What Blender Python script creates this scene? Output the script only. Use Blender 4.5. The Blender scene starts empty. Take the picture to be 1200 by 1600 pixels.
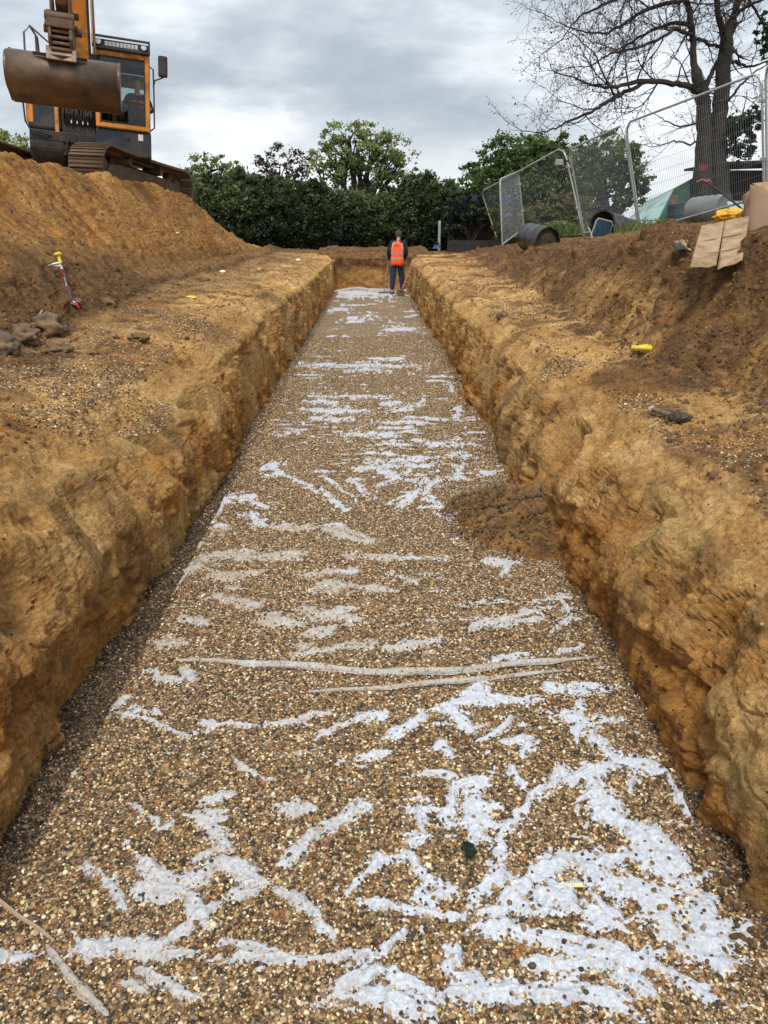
import bpy, math, random
import numpy as np
from mathutils import Vector, Matrix, Euler
random.seed(7); RNG = np.random.default_rng(11)
R = math.radians
S = bpy.context.scene
COL = S.collection

# ------------------------------------------------------------------ camera
PITCH, YAW, CAMH, F = R(20.26), R(0.76), 1.8, 1200.0
cam = bpy.data.cameras.new('camera'); camo = bpy.data.objects.new('camera', cam); COL.objects.link(camo)
cam.sensor_fit = 'VERTICAL'; cam.sensor_height = 32; cam.lens = 24; cam.clip_end = 3000; cam.clip_start = 0.05
camo.location = (0, 0, CAMH); camo.rotation_euler = (R(90) - PITCH, 0, -YAW)
S.camera = camo
SP, CP, TY = math.sin(PITCH), math.cos(PITCH), math.tan(YAW)
def ray(px, py):
    v = 800 - py; f = F*CP + v*SP; u = v*CP - F*SP; x = px - 600
    return Vector((x*math.cos(YAW) + f*math.sin(YAW), -x*math.sin(YAW) + f*math.cos(YAW), u))
def at(px, py, Y):
    d = ray(px, py); return Vector((0, 0, CAMH)) + d*(Y/d.y)
def atz(px, py, z):
    d = ray(px, py); return Vector((0, 0, CAMH)) + d*((z-CAMH)/d.z)
def project(x, y, z):       # numpy: world -> pixels of the 1200x1600 photograph
    c, s = math.cos(YAW), math.sin(YAW)
    xr = x*c - y*s; yr = x*s + y*c; zz = z - CAMH
    dep = yr*CP - zz*SP; up = yr*SP + zz*CP
    return 600 + F*xr/dep, 800 - F*up/dep

# ------------------------------------------------------------------ noise
_perm = np.random.default_rng(3).integers(0, 2**31, 4096).astype(np.int64)
_val = np.random.default_rng(4).random(4096)*2 - 1
def _h(i, j, k):
    return _val[(_perm[(_perm[i & 4095] + j) & 4095] + k) & 4095]
def vnoise(x, y, z):
    xi = np.floor(x).astype(np.int64); yi = np.floor(y).astype(np.int64); zi = np.floor(z).astype(np.int64)
    xf, yf, zf = x-xi, y-yi, z-zi
    u, v, w = xf*xf*(3-2*xf), yf*yf*(3-2*yf), zf*zf*(3-2*zf)
    def L(a, b, t): return a + (b-a)*t
    c = [[[_h(xi+a, yi+b, zi+d) for d in (0, 1)] for b in (0, 1)] for a in (0, 1)]
    return L(L(L(c[0][0][0], c[1][0][0], u), L(c[0][1][0], c[1][1][0], u), v),
             L(L(c[0][0][1], c[1][0][1], u), L(c[0][1][1], c[1][1][1], u), v), w)
def fbm(x, y, z, o=4, g=.5):
    s = 0; a = 1; t = 0; f = 1
    for i in range(o):
        s = s + a*vnoise(x*f + 17.3*i, y*f + 5.1*i, z*f + 9.7*i); t += a; a *= g; f *= 2.03
    return s/t
def ridged(x, y, z, o=3):
    s = 0; a = 1; t = 0; f = 1
    for i in range(o):
        s = s + a*(1-2*np.abs(vnoise(x*f + 7.3*i, y*f + 3.1*i, z*f + 1.7*i))); t += a; a *= .5; f *= 2.1
    return s/t
def worley(x, y, z):
    xi = np.floor(x).astype(np.int64); yi = np.floor(y).astype(np.int64); zi = np.floor(z).astype(np.int64)
    d1 = np.full(x.shape, 9.); cid = np.zeros(x.shape); d2 = np.full(x.shape, 9.)
    for a in (-1, 0, 1):
        for b in (-1, 0, 1):
            for c in (-1, 0, 1):
                i, j, k = xi+a, yi+b, zi+c
                dx = i + .5 + .45*_h(i, j, k) - x; dy = j + .5 + .45*_h(i+101, j, k) - y; dz = k + .5 + .45*_h(i, j+57, k+31) - z
                d = dx*dx + dy*dy + dz*dz
                m = d < d1
                d2 = np.where(m, d1, np.minimum(d2, d)); cid = np.where(m, _h(i+7, j+7, k+7), cid); d1 = np.where(m, d, d1)
    return np.sqrt(d1), np.sqrt(d2), cid
def sst(a, b, x):
    t = np.clip((x-a)/(b-a), 0, 1); return t*t*(3-2*t)

# ------------------------------------------------------------------ materials
class NT:
    def __init__(s, name):
        s.m = bpy.data.materials.new(name); s.m.use_nodes = True; s.t = s.m.node_tree
        s.b = s.t.nodes['Principled BSDF']; s.out = s.t.nodes['Material Output']
    def n(s, typ, **kw):
        nd = s.t.nodes.new(typ)
        for k, v in kw.items():
            if k.startswith('i_'):
                key = k[2:]; key = int(key) if key.isdigit() else key.replace('_', ' ')
                if hasattr(v, 'is_output'): s.t.links.new(v, nd.inputs[key])
                else: nd.inputs[key].default_value = v
            else: setattr(nd, k, v)
        return nd
    def link(s, a, b): s.t.links.new(a, b)
    def coord(s, scale=(1, 1, 1), kind='Object'):
        tc = s.n('ShaderNodeTexCoord'); mp = s.n('ShaderNodeMapping'); s.link(tc.outputs[kind], mp.inputs[0]); mp.inputs['Scale'].default_value = scale
        return mp.outputs[0]
    def noise(s, vec, scale, detail=4, rough=.55, dist=0):
        return s.n('ShaderNodeTexNoise', i_Vector=vec, i_Scale=scale, i_Detail=detail, i_Roughness=rough, i_Distortion=dist).outputs[0]
    def ramp(s, fac, stops, interp='LINEAR'):
        r = s.n('ShaderNodeValToRGB', i_Fac=fac); cr = r.color_ramp; cr.interpolation = interp
        while len(cr.elements) < len(stops): cr.elements.new(.5)
        for e, (p, c) in zip(cr.elements, stops):
            e.position = p; e.color = (c, c, c, 1) if isinstance(c, (int, float)) else (*c, 1)
        return r.outputs[0]
    def mix(s, fac, a, b, mode='MIX'):
        nd = s.n('ShaderNodeMix', data_type='RGBA', blend_type=mode)
        for idx, v in ((0, fac), (6, a), (7, b)):
            if hasattr(v, 'is_output'): s.link(v, nd.inputs[idx])
            else: nd.inputs[idx].default_value = v if idx == 0 else (*v, 1)
        return nd.outputs[2]
    def math(s, op, a, b=0.0, clamp=False):
        nd = s.n('ShaderNodeMath', operation=op, use_clamp=clamp)
        for i, v in enumerate((a, b)):
            if hasattr(v, 'is_output'): s.link(v, nd.inputs[i])
            else: nd.inputs[i].default_value = v
        return nd.outputs[0]
    def attr(s, name): return s.n('ShaderNodeAttribute', attribute_name=name).outputs['Fac']
    def bump(s, h, strength, dist, prev=None):
        nd = s.n('ShaderNodeBump', i_Strength=strength, i_Distance=dist, i_Height=h)
        if prev is not None: s.link(prev, nd.inputs['Normal'])
        return nd.outputs[0]
    def done(s, color=None, rough=None, normal=None):
        for v, k in ((color, 'Base Color'), (rough, 'Roughness'), (normal, 'Normal')):
            if v is None: continue
            if hasattr(v, 'is_output'): s.link(v, s.b.inputs[k])
            elif isinstance(v, tuple): s.b.inputs[k].default_value = (*v, 1)
            else: s.b.inputs[k].default_value = v
        return s.m
def pmat(name, col, rough=.6, metal=0., var=.25, vs=6, bump=.15, bs=60, dirt=None, damt=.5, ds=4, bd=.004, spec=.5):
    t = NT(name); c = t.coord()
    n1 = t.noise(c, vs, 5)
    lo = tuple(x*(1-var) for x in col); hi = tuple(min(1, x*(1+var)) for x in col)
    colr = t.ramp(n1, [(.3, lo), (.7, hi)])
    if dirt:
        dn = t.ramp(t.noise(c, ds, 6, .65), [(.62-damt*.35, 0.), (.75-damt*.2, 1.)])
        colr = t.mix(dn, colr, dirt)
        rr = t.mix(dn, (rough,)*3, (.9,)*3)
    else: rr = rough
    t.b.inputs['Metallic'].default_value = metal; t.b.inputs['Specular IOR Level'].default_value = spec
    return t.done(colr, rr, t.bump(t.noise(c, bs, 3), bump, bd) if bump else None)
MUD = (.13, .075, .035)

# ------------------------------------------------------------------ objects
def tag(o, label=None, cat=None, group=None, kind=None):
    if label: o['label'] = label
    if cat: o['category'] = cat
    if group: o['group'] = group
    if kind: o['kind'] = kind
    return o
def empty(name, loc=(0, 0, 0), rot=(0, 0, 0), label=None, cat=None, group=None):
    o = bpy.data.objects.new(name, None); COL.objects.link(o); o.location = loc; o.rotation_euler = rot; o.empty_display_size = .2
    return tag(o, label, cat, group)
def npmesh(name, V, Fc, mat, parent=None, smooth=True, attrs=None):
    me = bpy.data.meshes.new(name); V = np.asarray(V, dtype=np.float32); Fc = np.asarray(Fc, dtype=np.int32)
    k = Fc.shape[1]
    me.vertices.add(len(V)); me.vertices.foreach_set('co', V.ravel())
    me.loops.add(Fc.size); me.loops.foreach_set('vertex_index', Fc.ravel())
    me.polygons.add(len(Fc)); me.polygons.foreach_set('loop_start', np.arange(len(Fc), dtype=np.int32)*k)
    if smooth: me.polygons.foreach_set('use_smooth', np.ones(len(Fc), dtype=bool))
    me.update(calc_edges=True)
    for an, av in (attrs or {}).items():
        a = me.attributes.new(an, 'FLOAT', 'POINT'); a.data.foreach_set('value', np.asarray(av, dtype=np.float32).ravel())
    if mat: me.materials.append(mat)
    o = bpy.data.objects.new(name, me); COL.objects.link(o)
    if parent: o.parent = parent
    return o
def gridfaces(nr, nc, flip=False):
    i = np.arange(nr*nc).reshape(nr, nc)
    a, b, c, d = i[:-1, :-1], i[:-1, 1:], i[1:, 1:], i[1:, :-1]
    f = np.stack([a, b, c, d] if not flip else [a, d, c, b], -1).reshape(-1, 4)
    return f
class MB:
    def __init__(s, M=None): s.v = []; s.f = []; s.M = M or Matrix()
    def add(s, vs, fs, M=None):
        T = s.M @ M if M is not None else s.M
        b = len(s.v); s.v += [T @ Vector(v) for v in vs]; s.f += [tuple(b+i for i in f) for f in fs]; return s
    def box(s, x0, x1, y0, y1, z0, z1, M=None):
        vs = [(x, y, z) for z in (z0, z1) for y in (y0, y1) for x in (x0, x1)]
        return s.add(vs, [(0, 2, 3, 1), (4, 5, 7, 6), (0, 1, 5, 4), (2, 6, 7, 3), (0, 4, 6, 2), (1, 3, 7, 5)], M)
    def tube(s, pts, rad, n=8, cap=True, flat=1.0):
        pts = [Vector(p) for p in pts]; m = len(pts)
        if not hasattr(rad, '__len__'): rad = [rad]*m
        vs = []; ref = None
        for i, p in enumerate(pts):
            t = (pts[min(i+1, m-1)] - pts[max(i-1, 0)])
            t = t.normalized() if t.length > 1e-9 else Vector((0, 0, 1))
            if ref is None: ref = Vector((0, 0, 1)) if abs(t.z) < .9 else Vector((1, 0, 0))
            u = t.cross(ref)
            u = u.normalized() if u.length > 1e-6 else t.orthogonal().normalized()
            w = u.cross(t); ref = w
            for k in range(n):
                a = 2*math.pi*k/n; vs.append(p + (u*math.cos(a) + w*math.sin(a)*flat)*rad[i])
        fs = [(i*n+k, i*n+(k+1) % n, (i+1)*n+(k+1) % n, (i+1)*n+k) for i in range(m-1) for k in range(n)]
        if cap: fs += [tuple(range(n))[::-1], tuple((m-1)*n+k for k in range(n))]
        return s.add(vs, fs)
    def lathe(s, prof, n=24, M=None, cap=True):
        vs = [(r*math.cos(2*math.pi*k/n), r*math.sin(2*math.pi*k/n), z) for r, z in prof for k in range(n)]
        m = len(prof)
        fs = [(i*n+k, i*n+(k+1) % n, (i+1)*n+(k+1) % n, (i+1)*n+k) for i in range(m-1) for k in range(n)]
        if cap: fs += [tuple(range(n))[::-1], tuple((m-1)*n+k for k in range(n))]
        return s.add(vs, fs, M)
    def prism(s, poly, x0, x1, M=None):      # polygon in (y,z) extruded along x
        n = len(poly); vs = [(x0, a, b) for a, b in poly] + [(x1, a, b) for a, b in poly]
        fs = [tuple(range(n))[::-1], tuple(range(n, 2*n))] + [(i, (i+1) % n, n+(i+1) % n, n+i) for i in range(n)]
        return s.add(vs, fs, M)
    def build(s, name, mat, parent=None, smooth=False, bevel=0, solid=0):
        me = bpy.data.meshes.new(name); me.from_pydata(s.v, [], s.f); me.materials.append(mat)
        import bmesh
        bm = bmesh.new(); bm.from_mesh(me); bmesh.ops.recalc_face_normals(bm, faces=bm.faces); bm.to_mesh(me); bm.free()
        if smooth:
            me.polygons.foreach_set('use_smooth', [True]*len(me.polygons))
            if smooth != 2:
                for e in me.edges: pass
        o = bpy.data.objects.new(name, me); COL.objects.link(o)
        if smooth == 1: me.set_sharp_from_angle(angle=R(40))
        if solid:
            md = o.modifiers.new('s', 'SOLIDIFY'); md.thickness = solid; md.offset = 0
        if bevel:
            md = o.modifiers.new('b', 'BEVEL'); md.width = bevel; md.segments = 2; md.limit_method = 'ANGLE'
        if parent: o.parent = parent
        return o
def copy_tree(o, parent=None, level=0):
    c = o.copy(); COL.objects.link(c); c.parent = parent
    if parent is None:
        for k in ('label',):
            if k in c: del c[k]
    for ch in [x for x in list(bpy.data.objects) if x.parent == o]: copy_tree(ch, c)
    return c

# ------------------------------------------------------------------ world and light
SUN_EL, SUN_AZ = R(58), R(186)      # azimuth clockwise from +Y
w = bpy.data.worlds.new('World'); S.world = w; w.use_nodes = True
wt = w.node_tree; bg = wt.nodes['Background']
def wn(typ, **kw):
    nd = wt.nodes.new(typ)
    for k, v in kw.items():
        if k.startswith('i_'):
            key = k[2:]; key = int(key) if key.isdigit() else key.replace('_', ' ')
            if hasattr(v, 'is_output'): wt.links.new(v, nd.inputs[key])
            else: nd.inputs[key].default_value = v
        else: setattr(nd, k, v)
    return nd
sky = wn('ShaderNodeTexSky', sky_type='NISHITA', sun_disc=False, sun_elevation=SUN_EL, sun_rotation=SUN_AZ, air_density=1.2, dust_density=1.5)
tc = wn('ShaderNodeTexCoord')
sep = wn('ShaderNodeSeparateXYZ', i_0=tc.outputs['Generated'])
zc = wn('ShaderNodeMath', operation='MAXIMUM', i_0=sep.outputs[2], i_1=0.0)
den = wn('ShaderNodeMath', operation='ADD', i_0=zc.outputs[0], i_1=.24)
dx = wn('ShaderNodeMath', operation='DIVIDE', i_0=sep.outputs[0], i_1=den.outputs[0])
dy = wn('ShaderNodeMath', operation='DIVIDE', i_0=sep.outputs[1], i_1=den.outputs[0])
cv = wn('ShaderNodeCombineXYZ', i_0=dx.outputs[0], i_1=dy.outputs[0], i_2=3.3)
n1 = wn('ShaderNodeTexNoise', i_Vector=cv.outputs[0], i_Scale=.95, i_Detail=10.0, i_Roughness=.5, i_Distortion=.15)
n2 = wn('ShaderNodeTexNoise', i_Vector=cv.outputs[0], i_Scale=3.1, i_Detail=9.0, i_Roughness=.58, i_Distortion=.1)
nm = wn('ShaderNodeMix', data_type='FLOAT', i_0=.32, i_2=n1.outputs[0], i_3=n2.outputs[0])
cr = wn('ShaderNodeValToRGB', i_Fac=nm.outputs[0])
SK = 9.8
stops = [(.34, (.33, .39, .45)), (.43, (.43, .485, .545)), (.49, (.58, .63, .68)), (.54, (.78, .82, .86)), (.60, (.95, .97, 1.0))]
while len(cr.color_ramp.elements) < len(stops): cr.color_ramp.elements.new(.5)
for e, (p, c) in zip(cr.color_ramp.elements, stops): e.position = p; e.color = (*c, 1)
hz = wn('ShaderNodeMapRange', i_Value=sep.outputs[2], i_From_Min=.0, i_From_Max=.13, i_To_Min=.75, i_To_Max=0.0)
hm = wn('ShaderNodeMix', data_type='RGBA'); wt.links.new(hz.outputs[0], hm.inputs[0]); wt.links.new(cr.outputs[0], hm.inputs[6]); hm.inputs[7].default_value = (.92, .95, .97, 1)
sc = wn('ShaderNodeMix', data_type='RGBA', blend_type='MULTIPLY'); sc.inputs[0].default_value = 1; wt.links.new(hm.outputs[2], sc.inputs[6]); sc.inputs[7].default_value = (SK, SK, SK, 1)
fm = wn('ShaderNodeMix', data_type='RGBA'); fm.inputs[0].default_value = .9; wt.links.new(sky.outputs[0], fm.inputs[6]); wt.links.new(sc.outputs[2], fm.inputs[7])
wt.links.new(fm.outputs[2], bg.inputs[0]); bg.inputs[1].default_value = .1
sun = bpy.data.lights.new('sun', 'SUN'); sun.energy = 2.0; sun.angle = R(14); sun.color = (1, .96, .9)
so = bpy.data.objects.new('sun', sun); COL.objects.link(so)
sd = Vector((math.sin(SUN_AZ)*math.cos(SUN_EL), math.cos(SUN_AZ)*math.cos(SUN_EL), math.sin(SUN_EL)))
so.rotation_euler = sd.to_track_quat('Z', 'Y').to_euler()
S.view_settings.view_transform = 'Standard'; S.view_settings.look = 'None'; S.view_settings.exposure = 0.36; S.view_settings.gamma = 1

# ------------------------------------------------------------------ soil material
STONES = [(0, (.045, .036, .028)), (.11, (.19, .11, .045)), (.28, (.36, .22, .095)), (.41, (.085, .058, .036)), (.52, (.47, .325, .16)),
          (.64, (.24, .16, .095)), (.73, (.32, .145, .05)), (.81, (.66, .52, .30)), (.90, (.20, .18, .15)), (.95, (.80, .69, .48))]
def soil_material():
    t = NT('soil'); c = t.coord()
    top, ora, grv, smr, lit = t.attr('topsoil'), t.attr('orange'), t.attr('gravelly'), t.attr('smear'), t.attr('tone')
    n1 = t.noise(c, 1.6, 6, .6); n2 = t.noise(c, 7, 6, .65); n3 = t.noise(c, 45, 5, .7); n4 = t.noise(c, 220, 2, .6)
    sand = t.ramp(n1, [(.3, (.42, .23, .075)), (.5, (.60, .36, .135)), (.7, (.77, .52, .235))])
    sand = t.mix(t.ramp(n2, [(.42, 0.), (.68, .75)]), sand, (.42, .215, .065))
    org = t.ramp(n2, [(.3, (.19, .07, .016)), (.5, (.37, .155, .032)), (.72, (.54, .275, .075))])
    col = t.mix(ora, sand, org)
    col = t.mix(smr, col, t.ramp(n2, [(.3, (.36, .225, .08)), (.7, (.52, .35, .145))]))
    ts = t.ramp(n2, [(.3, (.07, .038, .018)), (.5, (.155, .082, .035)), (.7, (.28, .15, .06))])
    col = t.mix(top, col, ts)
    st = t.noise(t.coord((5, 30, 7)), 1.0, 5, .6); st2 = t.noise(t.coord((9, 9, 30)), 1.0, 4, .6)
    col = t.mix(1., col, t.ramp(n3, [(.25, .42), (.5, 1.), (.75, 1.45)]), 'MULTIPLY')
    col = t.mix(.7, col, t.ramp(n4, [(.25, .5), (.75, 1.5)]), 'MULTIPLY')
    col = t.mix(.3, col, t.ramp(st, [(.3, .62), (.6, 1.12), (.75, 1.3)]), 'MULTIPLY')
    col = t.mix(.75, col, t.ramp(st2, [(.3, .72), (.5, 1.), (.7, 1.25)]), 'MULTIPLY')
    col = t.mix(t.ramp(t.noise(c, 3.1, 7, .7), [(.58, 0.), (.66, .55)]), col, (.12, .07, .035))
    # pebbles pressed into the surface
    vo = t.n('ShaderNodeTexVoronoi', i_Vector=c, i_Scale=75.0); vo2 = t.n('ShaderNodeSeparateColor', i_0=vo.outputs['Color'])
    peb = t.math('MULTIPLY', t.math('LESS_THAN', vo.outputs['Distance'], .42), t.math('LESS_THAN', vo2.outputs[1], grv))
    col = t.mix(peb, col, t.ramp(vo2.outputs[0], STONES, 'CONSTANT'))
    col = t.mix(1., col, t.n('ShaderNodeCombineColor', i_0=lit, i_1=lit, i_2=lit).outputs[0], 'MULTIPLY')
    b = t.bump(t.noise(c, 26, 9, .78), .85, .028)
    b = t.bump(st, .25, .015, b)
    b = t.bump(n4, .7, .005, b)
    b = t.bump(t.math('MULTIPLY', peb, t.math('SUBTRACT', .5, vo.outputs['Distance'])), .8, .01, b)
    t.b.inputs['Specular IOR Level'].default_value = .15
    return t.done(col, .95, b)
SOIL = soil_material()

# ------------------------------------------------------------------ terrain
def rowsY():
    ys = [-8, -5, -3, -1.5, -.6, 0, .4, .7, .9, 1.0]; y = 1.06
    while y < 27.5: ys.append(y); y += max(.0052*y, .0085)
    for d in (.25, .3, .4, .6, .8, 1.2, 2, 3, 5, 8, 14, 25, 45, 90, 200, 400, 800): y += d; ys.append(y)
    return np.array(ys)
YS = rowsY()
def profile(segs, counts):
    # segs: list of (x(Y), z(Y)) arrays; returns X[nr,nc], Z, seg param
    X = []; Z = []; T = []
    for i, n in enumerate(counts):
        t = np.linspace(0, 1, n, endpoint=(i == len(counts)-1))
        X.append(segs[i][0][:, None]*(1-t) + segs[i+1][0][:, None]*t); Z.append(segs[i][1][:, None]*(1-t) + segs[i+1][1][:, None]*t)
        T.append(np.broadcast_to(i+t, (len(YS), n)))
    X, Z, T = np.concatenate(X, 1), np.concatenate(Z, 1), np.concatenate(T, 1)
    k = np.array([1, 2, 3, 4, 3, 2, 1], float); k /= k.sum(); h = 3
    def sm(A):
        P = np.pad(A, ((0, 0), (h, h)), mode='edge'); O = sum(k[i]*P[:, i:i+A.shape[1]] for i in range(7)); O[:, :2] = A[:, :2]; O[:, -8:] = A[:, -8:]; return O
    for _ in range(2): X, Z = sm(X), sm(Z)
    return X, Z, T
def yi(pts): return np.interp(YS, [p[0] for p in pts], [p[1] for p in pts])
C = np.ones_like(YS)
def warp(y0, y1, seed):     # wandering of lip and toe along the trench
    return fbm(YS*y0, C*seed, C*.3, 4)*y1
def seg_w(T, a, b, s=.25): return sst(a-s, a+s, T)*(1-sst(b-s, b+s, T))
def displace(X, Z, T, side, dents, wallw, lipw, terrw, bankw, heapw):
    Y = np.broadcast_to(YS[:, None], X.shape).copy()
    dXs, dZs = np.gradient(X, axis=1), np.gradient(Z, axis=1)
    L = np.sqrt(dXs**2+dZs**2)+1e-9
    nx, nz = -dZs/L, dXs/L
    if side < 0: nx, nz = -nx, -nz       # keep normals pointing up / into trench
    sgn = np.sign(nz.mean()); nx, nz = nx*sgn, nz*sgn
    o = 31.7 if side > 0 else 0.
    d = np.zeros_like(X)
    near = Y < 30
    # wall: big slabs, flutes, chipped clods, tool marks
    diag = Z*1.0 + Y*.35*side
    d += wallw*(.044*fbm(Y*1.1+o, Z*1.3, X*0+o, 3) + .045*ridged(Y*2.6+o, Z*1.1+Y*.5, X*.5+2, 3))
    w1, w2, cid = worley(Y*4.2+o+.35*fbm(Y*6, Z*6, X*6, 2), Z*3.4+Y*.8, X*2.5+.1)
    rough = sst(-.12, .22, fbm(Y*1.9+o, Z*2.6, X*0+4, 4, .6))
    d += wallw*(.022*cid*sst(.02, .4, w2-w1) - .010*(1-sst(0, .12, w2-w1)))
    w1, w2, cid2 = worley(Y*13+o, Z*10+Y*3, X*9)
    d += (wallw*(.002+.020*rough))*(cid2*.7-.25*(1-sst(0, .3, w2-w1)))
    d += wallw*(1-.4*rough)*(.016*fbm(Y*13+Z*3.5*side+o, Z*1.4, X*0+2, 3) + .010*ridged(Y*22+Z*5*side+o, Z*2.0, X*0+7, 2))
    d -= wallw*.05*sst(.30, .62, fbm(Y*3.1+o, Z*4.2, X*0+12, 3))
    d += wallw*.035*sst(.0, .12, fbm(Y*1.4+o, Z*2.6, X*0+15, 4, .6))
    d += wallw*.012*ridged(Y*9+o, Z*1.6+Y*1.5, X*2, 2)
    d += (wallw*(.12+1.1*rough)+lipw)*.015*fbm(Y*26+o, Z*26, X*26, 4, .7) + (wallw+lipw)*.004*fbm(Y*110, Z*110, X*110, 1)
    d += lipw*(.06*fbm(Y*2.2+o, Z*2.2, X*2.2, 4) + .03*ridged(Y*6+o, Z*5, X*6, 3))
    # terrace
    d += terrw*(.045*fbm(Y*1.3+o, X*1.3, C[:, None]*2.2+X*0, 3) + .02*ridged(Y*4+o, X*5, X*0+1.1, 3) + .022*fbm(Y*13, X*13+o, X*0, 4, .7) + .008*fbm(Y*60, X*60+o, X*0, 2))
    # banks and spoil: rills running down the slope
    s = X*side
    rl = fbm(Y*7+o+s*2.2*(-1), s*1.1, Z*1.1, 4, .6)
    d += bankw*(.07*fbm(Y*1.6+o, X*1.4, Z*1.4, 3) + .07*rl + .045*ridged(Y*5+o-s*2, s*1.5, Z*1.6, 3) + .03*fbm(Y*18, X*10, Z*10, 4, .7) + .010*fbm(Y*60, X*40, Z*40, 2))
    d += heapw*(.11*fbm(Y*.9+o, X*.8, Z*.8, 3) + .05*ridged(Y*4.5-s*2, s*.9, Z*1., 3) + .05*fbm(Y*12-s*4, X*4, Z*4, 4, .7) + .016*fbm(Y*42, X*30, Z*30, 3))
    w1, w2, cid3 = worley(Y*6+o, X*6, Z*6)
    clod = np.maximum(0, .60-w1)*sst(.0, .5, cid3)*sst(-.2, .3, fbm(Y*1.1+o, X*1.1, Z+40, 2))
    d += (bankw*.20+heapw*.07+terrw*.09)*clod
    for (dy_, dz_, ry, rz, dep) in dents:
        q = ((Y-dy_)/ry)**2 + ((Z-dz_)/rz)**2
        d -= dep*np.exp(-q**1.6)*np.maximum(wallw, lipw)
    d = np.where(near, d, 0)
    X2 = X + nx*d; Z2 = Z + nz*d
    return X2, Y, Z2, rough, cid, cid2, d, rl

# --- left side
zl = yi([(0, 1.0), (2.5, 1.0), (4.4, .86), (7.6, .95), (15, .93), (25, .97)]) + warp(1.1, .05, 2.)
xl = -1.30 + warp(.8, .09, 5.) ; zt = zl + .05
xt = -yi([(0, 2.6), (5, 2.6), (6.4, 2.55), (10.9, 2.95), (25, 3.15), (27, 3.3)]) + warp(.9, .12, 9.)
bh = yi([(0, .42), (8, .42), (11, .22), (20, .15), (30, .1)])
xc = -yi([(0, 4.5), (9, 4.45), (13, 4.4), (17, 4.0), (21, 4.1), (27, 3.9)])
zcst = yi([(0, 2.62), (9.7, 2.62), (11, 2.66), (13, 2.6), (17, 2.5), (20, 2.2), (23.5, 1.6), (26.5, 1.15), (30, 1.12)])
zpl = yi([(0, 2.5), (13, 2.5), (14.5, 2.38), (20, 2.3), (24, 1.5), (27, 1.12)])
zo = yi([(0, 1.2), (2000, 1.2)])
bt_ = 1-.9*sst(4., 9, YS)
segsL = [(-1.235*C, -.09*C), (-1.27*C + warp(1.5, .03, 1), .40*C), (xl-.13*bt_, zl-.12-.14*bt_), (xl-.16-.20*bt_, zl-.07*bt_), (-1.95*C, zt), (xt, zt+.05), (xt-.36, zt+.05+bh), (xc, zcst), (xc-.7, np.minimum(zpl, zcst)), (-8.2*C, zpl), (-13*C, zo), (-900*C, zo)]
cntL = [95, 110, 44, 70, 70, 75, 150, 30, 30, 10, 8]
X, Z, T = profile(segsL, cntL)
wallw, lipw, terrw, bankw, heapw = seg_w(T, .0, 2.2), seg_w(T, 2.2, 3.2), seg_w(T, 3.0, 5.0), seg_w(T, 5.0, 6.1), seg_w(T, 6.0, 9.0)
dentsL = [(2.55, .52, .16, .12, .10), (3.35, .62, .12, .10, .07), (4.6, .55, .22, .2, .06), (6.3, .74, .18, .09, .10), (9.5, .65, .3, .2, .07), (1.95, .3, .15, .1, .05), (3.0, .22, .1, .12, .04)]
X2, Y2, Z2, rough, cid, cid2, dd, rl = displace(X, Z, T, -1, dentsL, wallw, lipw, terrw, bankw, heapw)
def soilattrs(X2, Y2, Z2, T, side, rough, cid, cid2, dd, rl, wallw, lipw, terrw, bankw, heapw):
    o = 0. if side < 0 else 50.
    nA = fbm(Y2*1.2+o, X2*1.2, Z2*1.2+3, 5, .6); nB = fbm(Y2*3.5+o, X2*3.5, Z2*5+8, 4, .6); nC = fbm(Y2*.7+o, X2*.9, Z2*3., 4)
    hrel = np.clip(Z2/.9, 0, 1)
    ora = wallw*np.clip(.95-1.4*hrel+1.0*nB+.3*rough+.3*cid, 0, 1)*.9 + lipw*sst(.15, .5, nB)*.25 + terrw*sst(.0, .35, nA)*.6 + bankw*.3*sst(-.1, .4, nA) + heapw*(.45+.4*sst(-.3, .3, nB))
    if side < 0:
        top = bankw*sst(-.5, .0, nA+.35) + terrw*sst(-.05, .4, nB+.35*nA)*.8 + heapw*(sst(.1, .45, -nA)*.6 + .5*sst(-.05, .4, rl) + .14)
        top = top*np.where(Y2 > 11, .75, 1)
        top += seg_w(T, 4.2, 5.2)*.5
    else:
        top = bankw*np.clip(.50+1.1*nA+.7*rl+.3*sst(6, 12, Y2)+.25*sst(5.8, 7, T), 0, 1) + seg_w(T, 5.6, 12)*.85 + terrw*sst(-.05, .4, nB+.3*nA)*.75 + seg_w(T, 4.3, 5.3)*.45*sst(-.2, .3, nB)
    top += sst(25.5, 27.5, Y2)*.6 + wallw*sst(.16, .42, fbm(Y2*4.5+o, Z2*1.3, X2*0+33, 4))*.6 + wallw*sst(.45, .62, nB)*.3 + lipw*sst(.05, .4, nA)*.65*sst(4, 8, Y2) + wallw*sst(.62, .9, hrel)*sst(0, .4, nA)*.5*sst(5, 9, Y2)
    smear = wallw*sst(-.1, .3, nC+.1*cid)*(1-rough)*.85
    grv = terrw*sst(-.15, .35, fbm(Y2*1.5+o+3, X2*1.7, X2*0+5, 4))*.62 + lipw*.06 + wallw*.03 + bankw*.02 + heapw*.015
    tone = np.ones_like(X2)
    out = {k: np.clip(v, 0, 1) for k, v in dict(topsoil=top, orange=ora, smear=smear, gravelly=grv).items()}
    out['tone'] = tone
    return out
aL = soilattrs(X2, Y2, Z2, T, -1, rough, cid, cid2, dd, rl, wallw, lipw, terrw, bankw, heapw)
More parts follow.
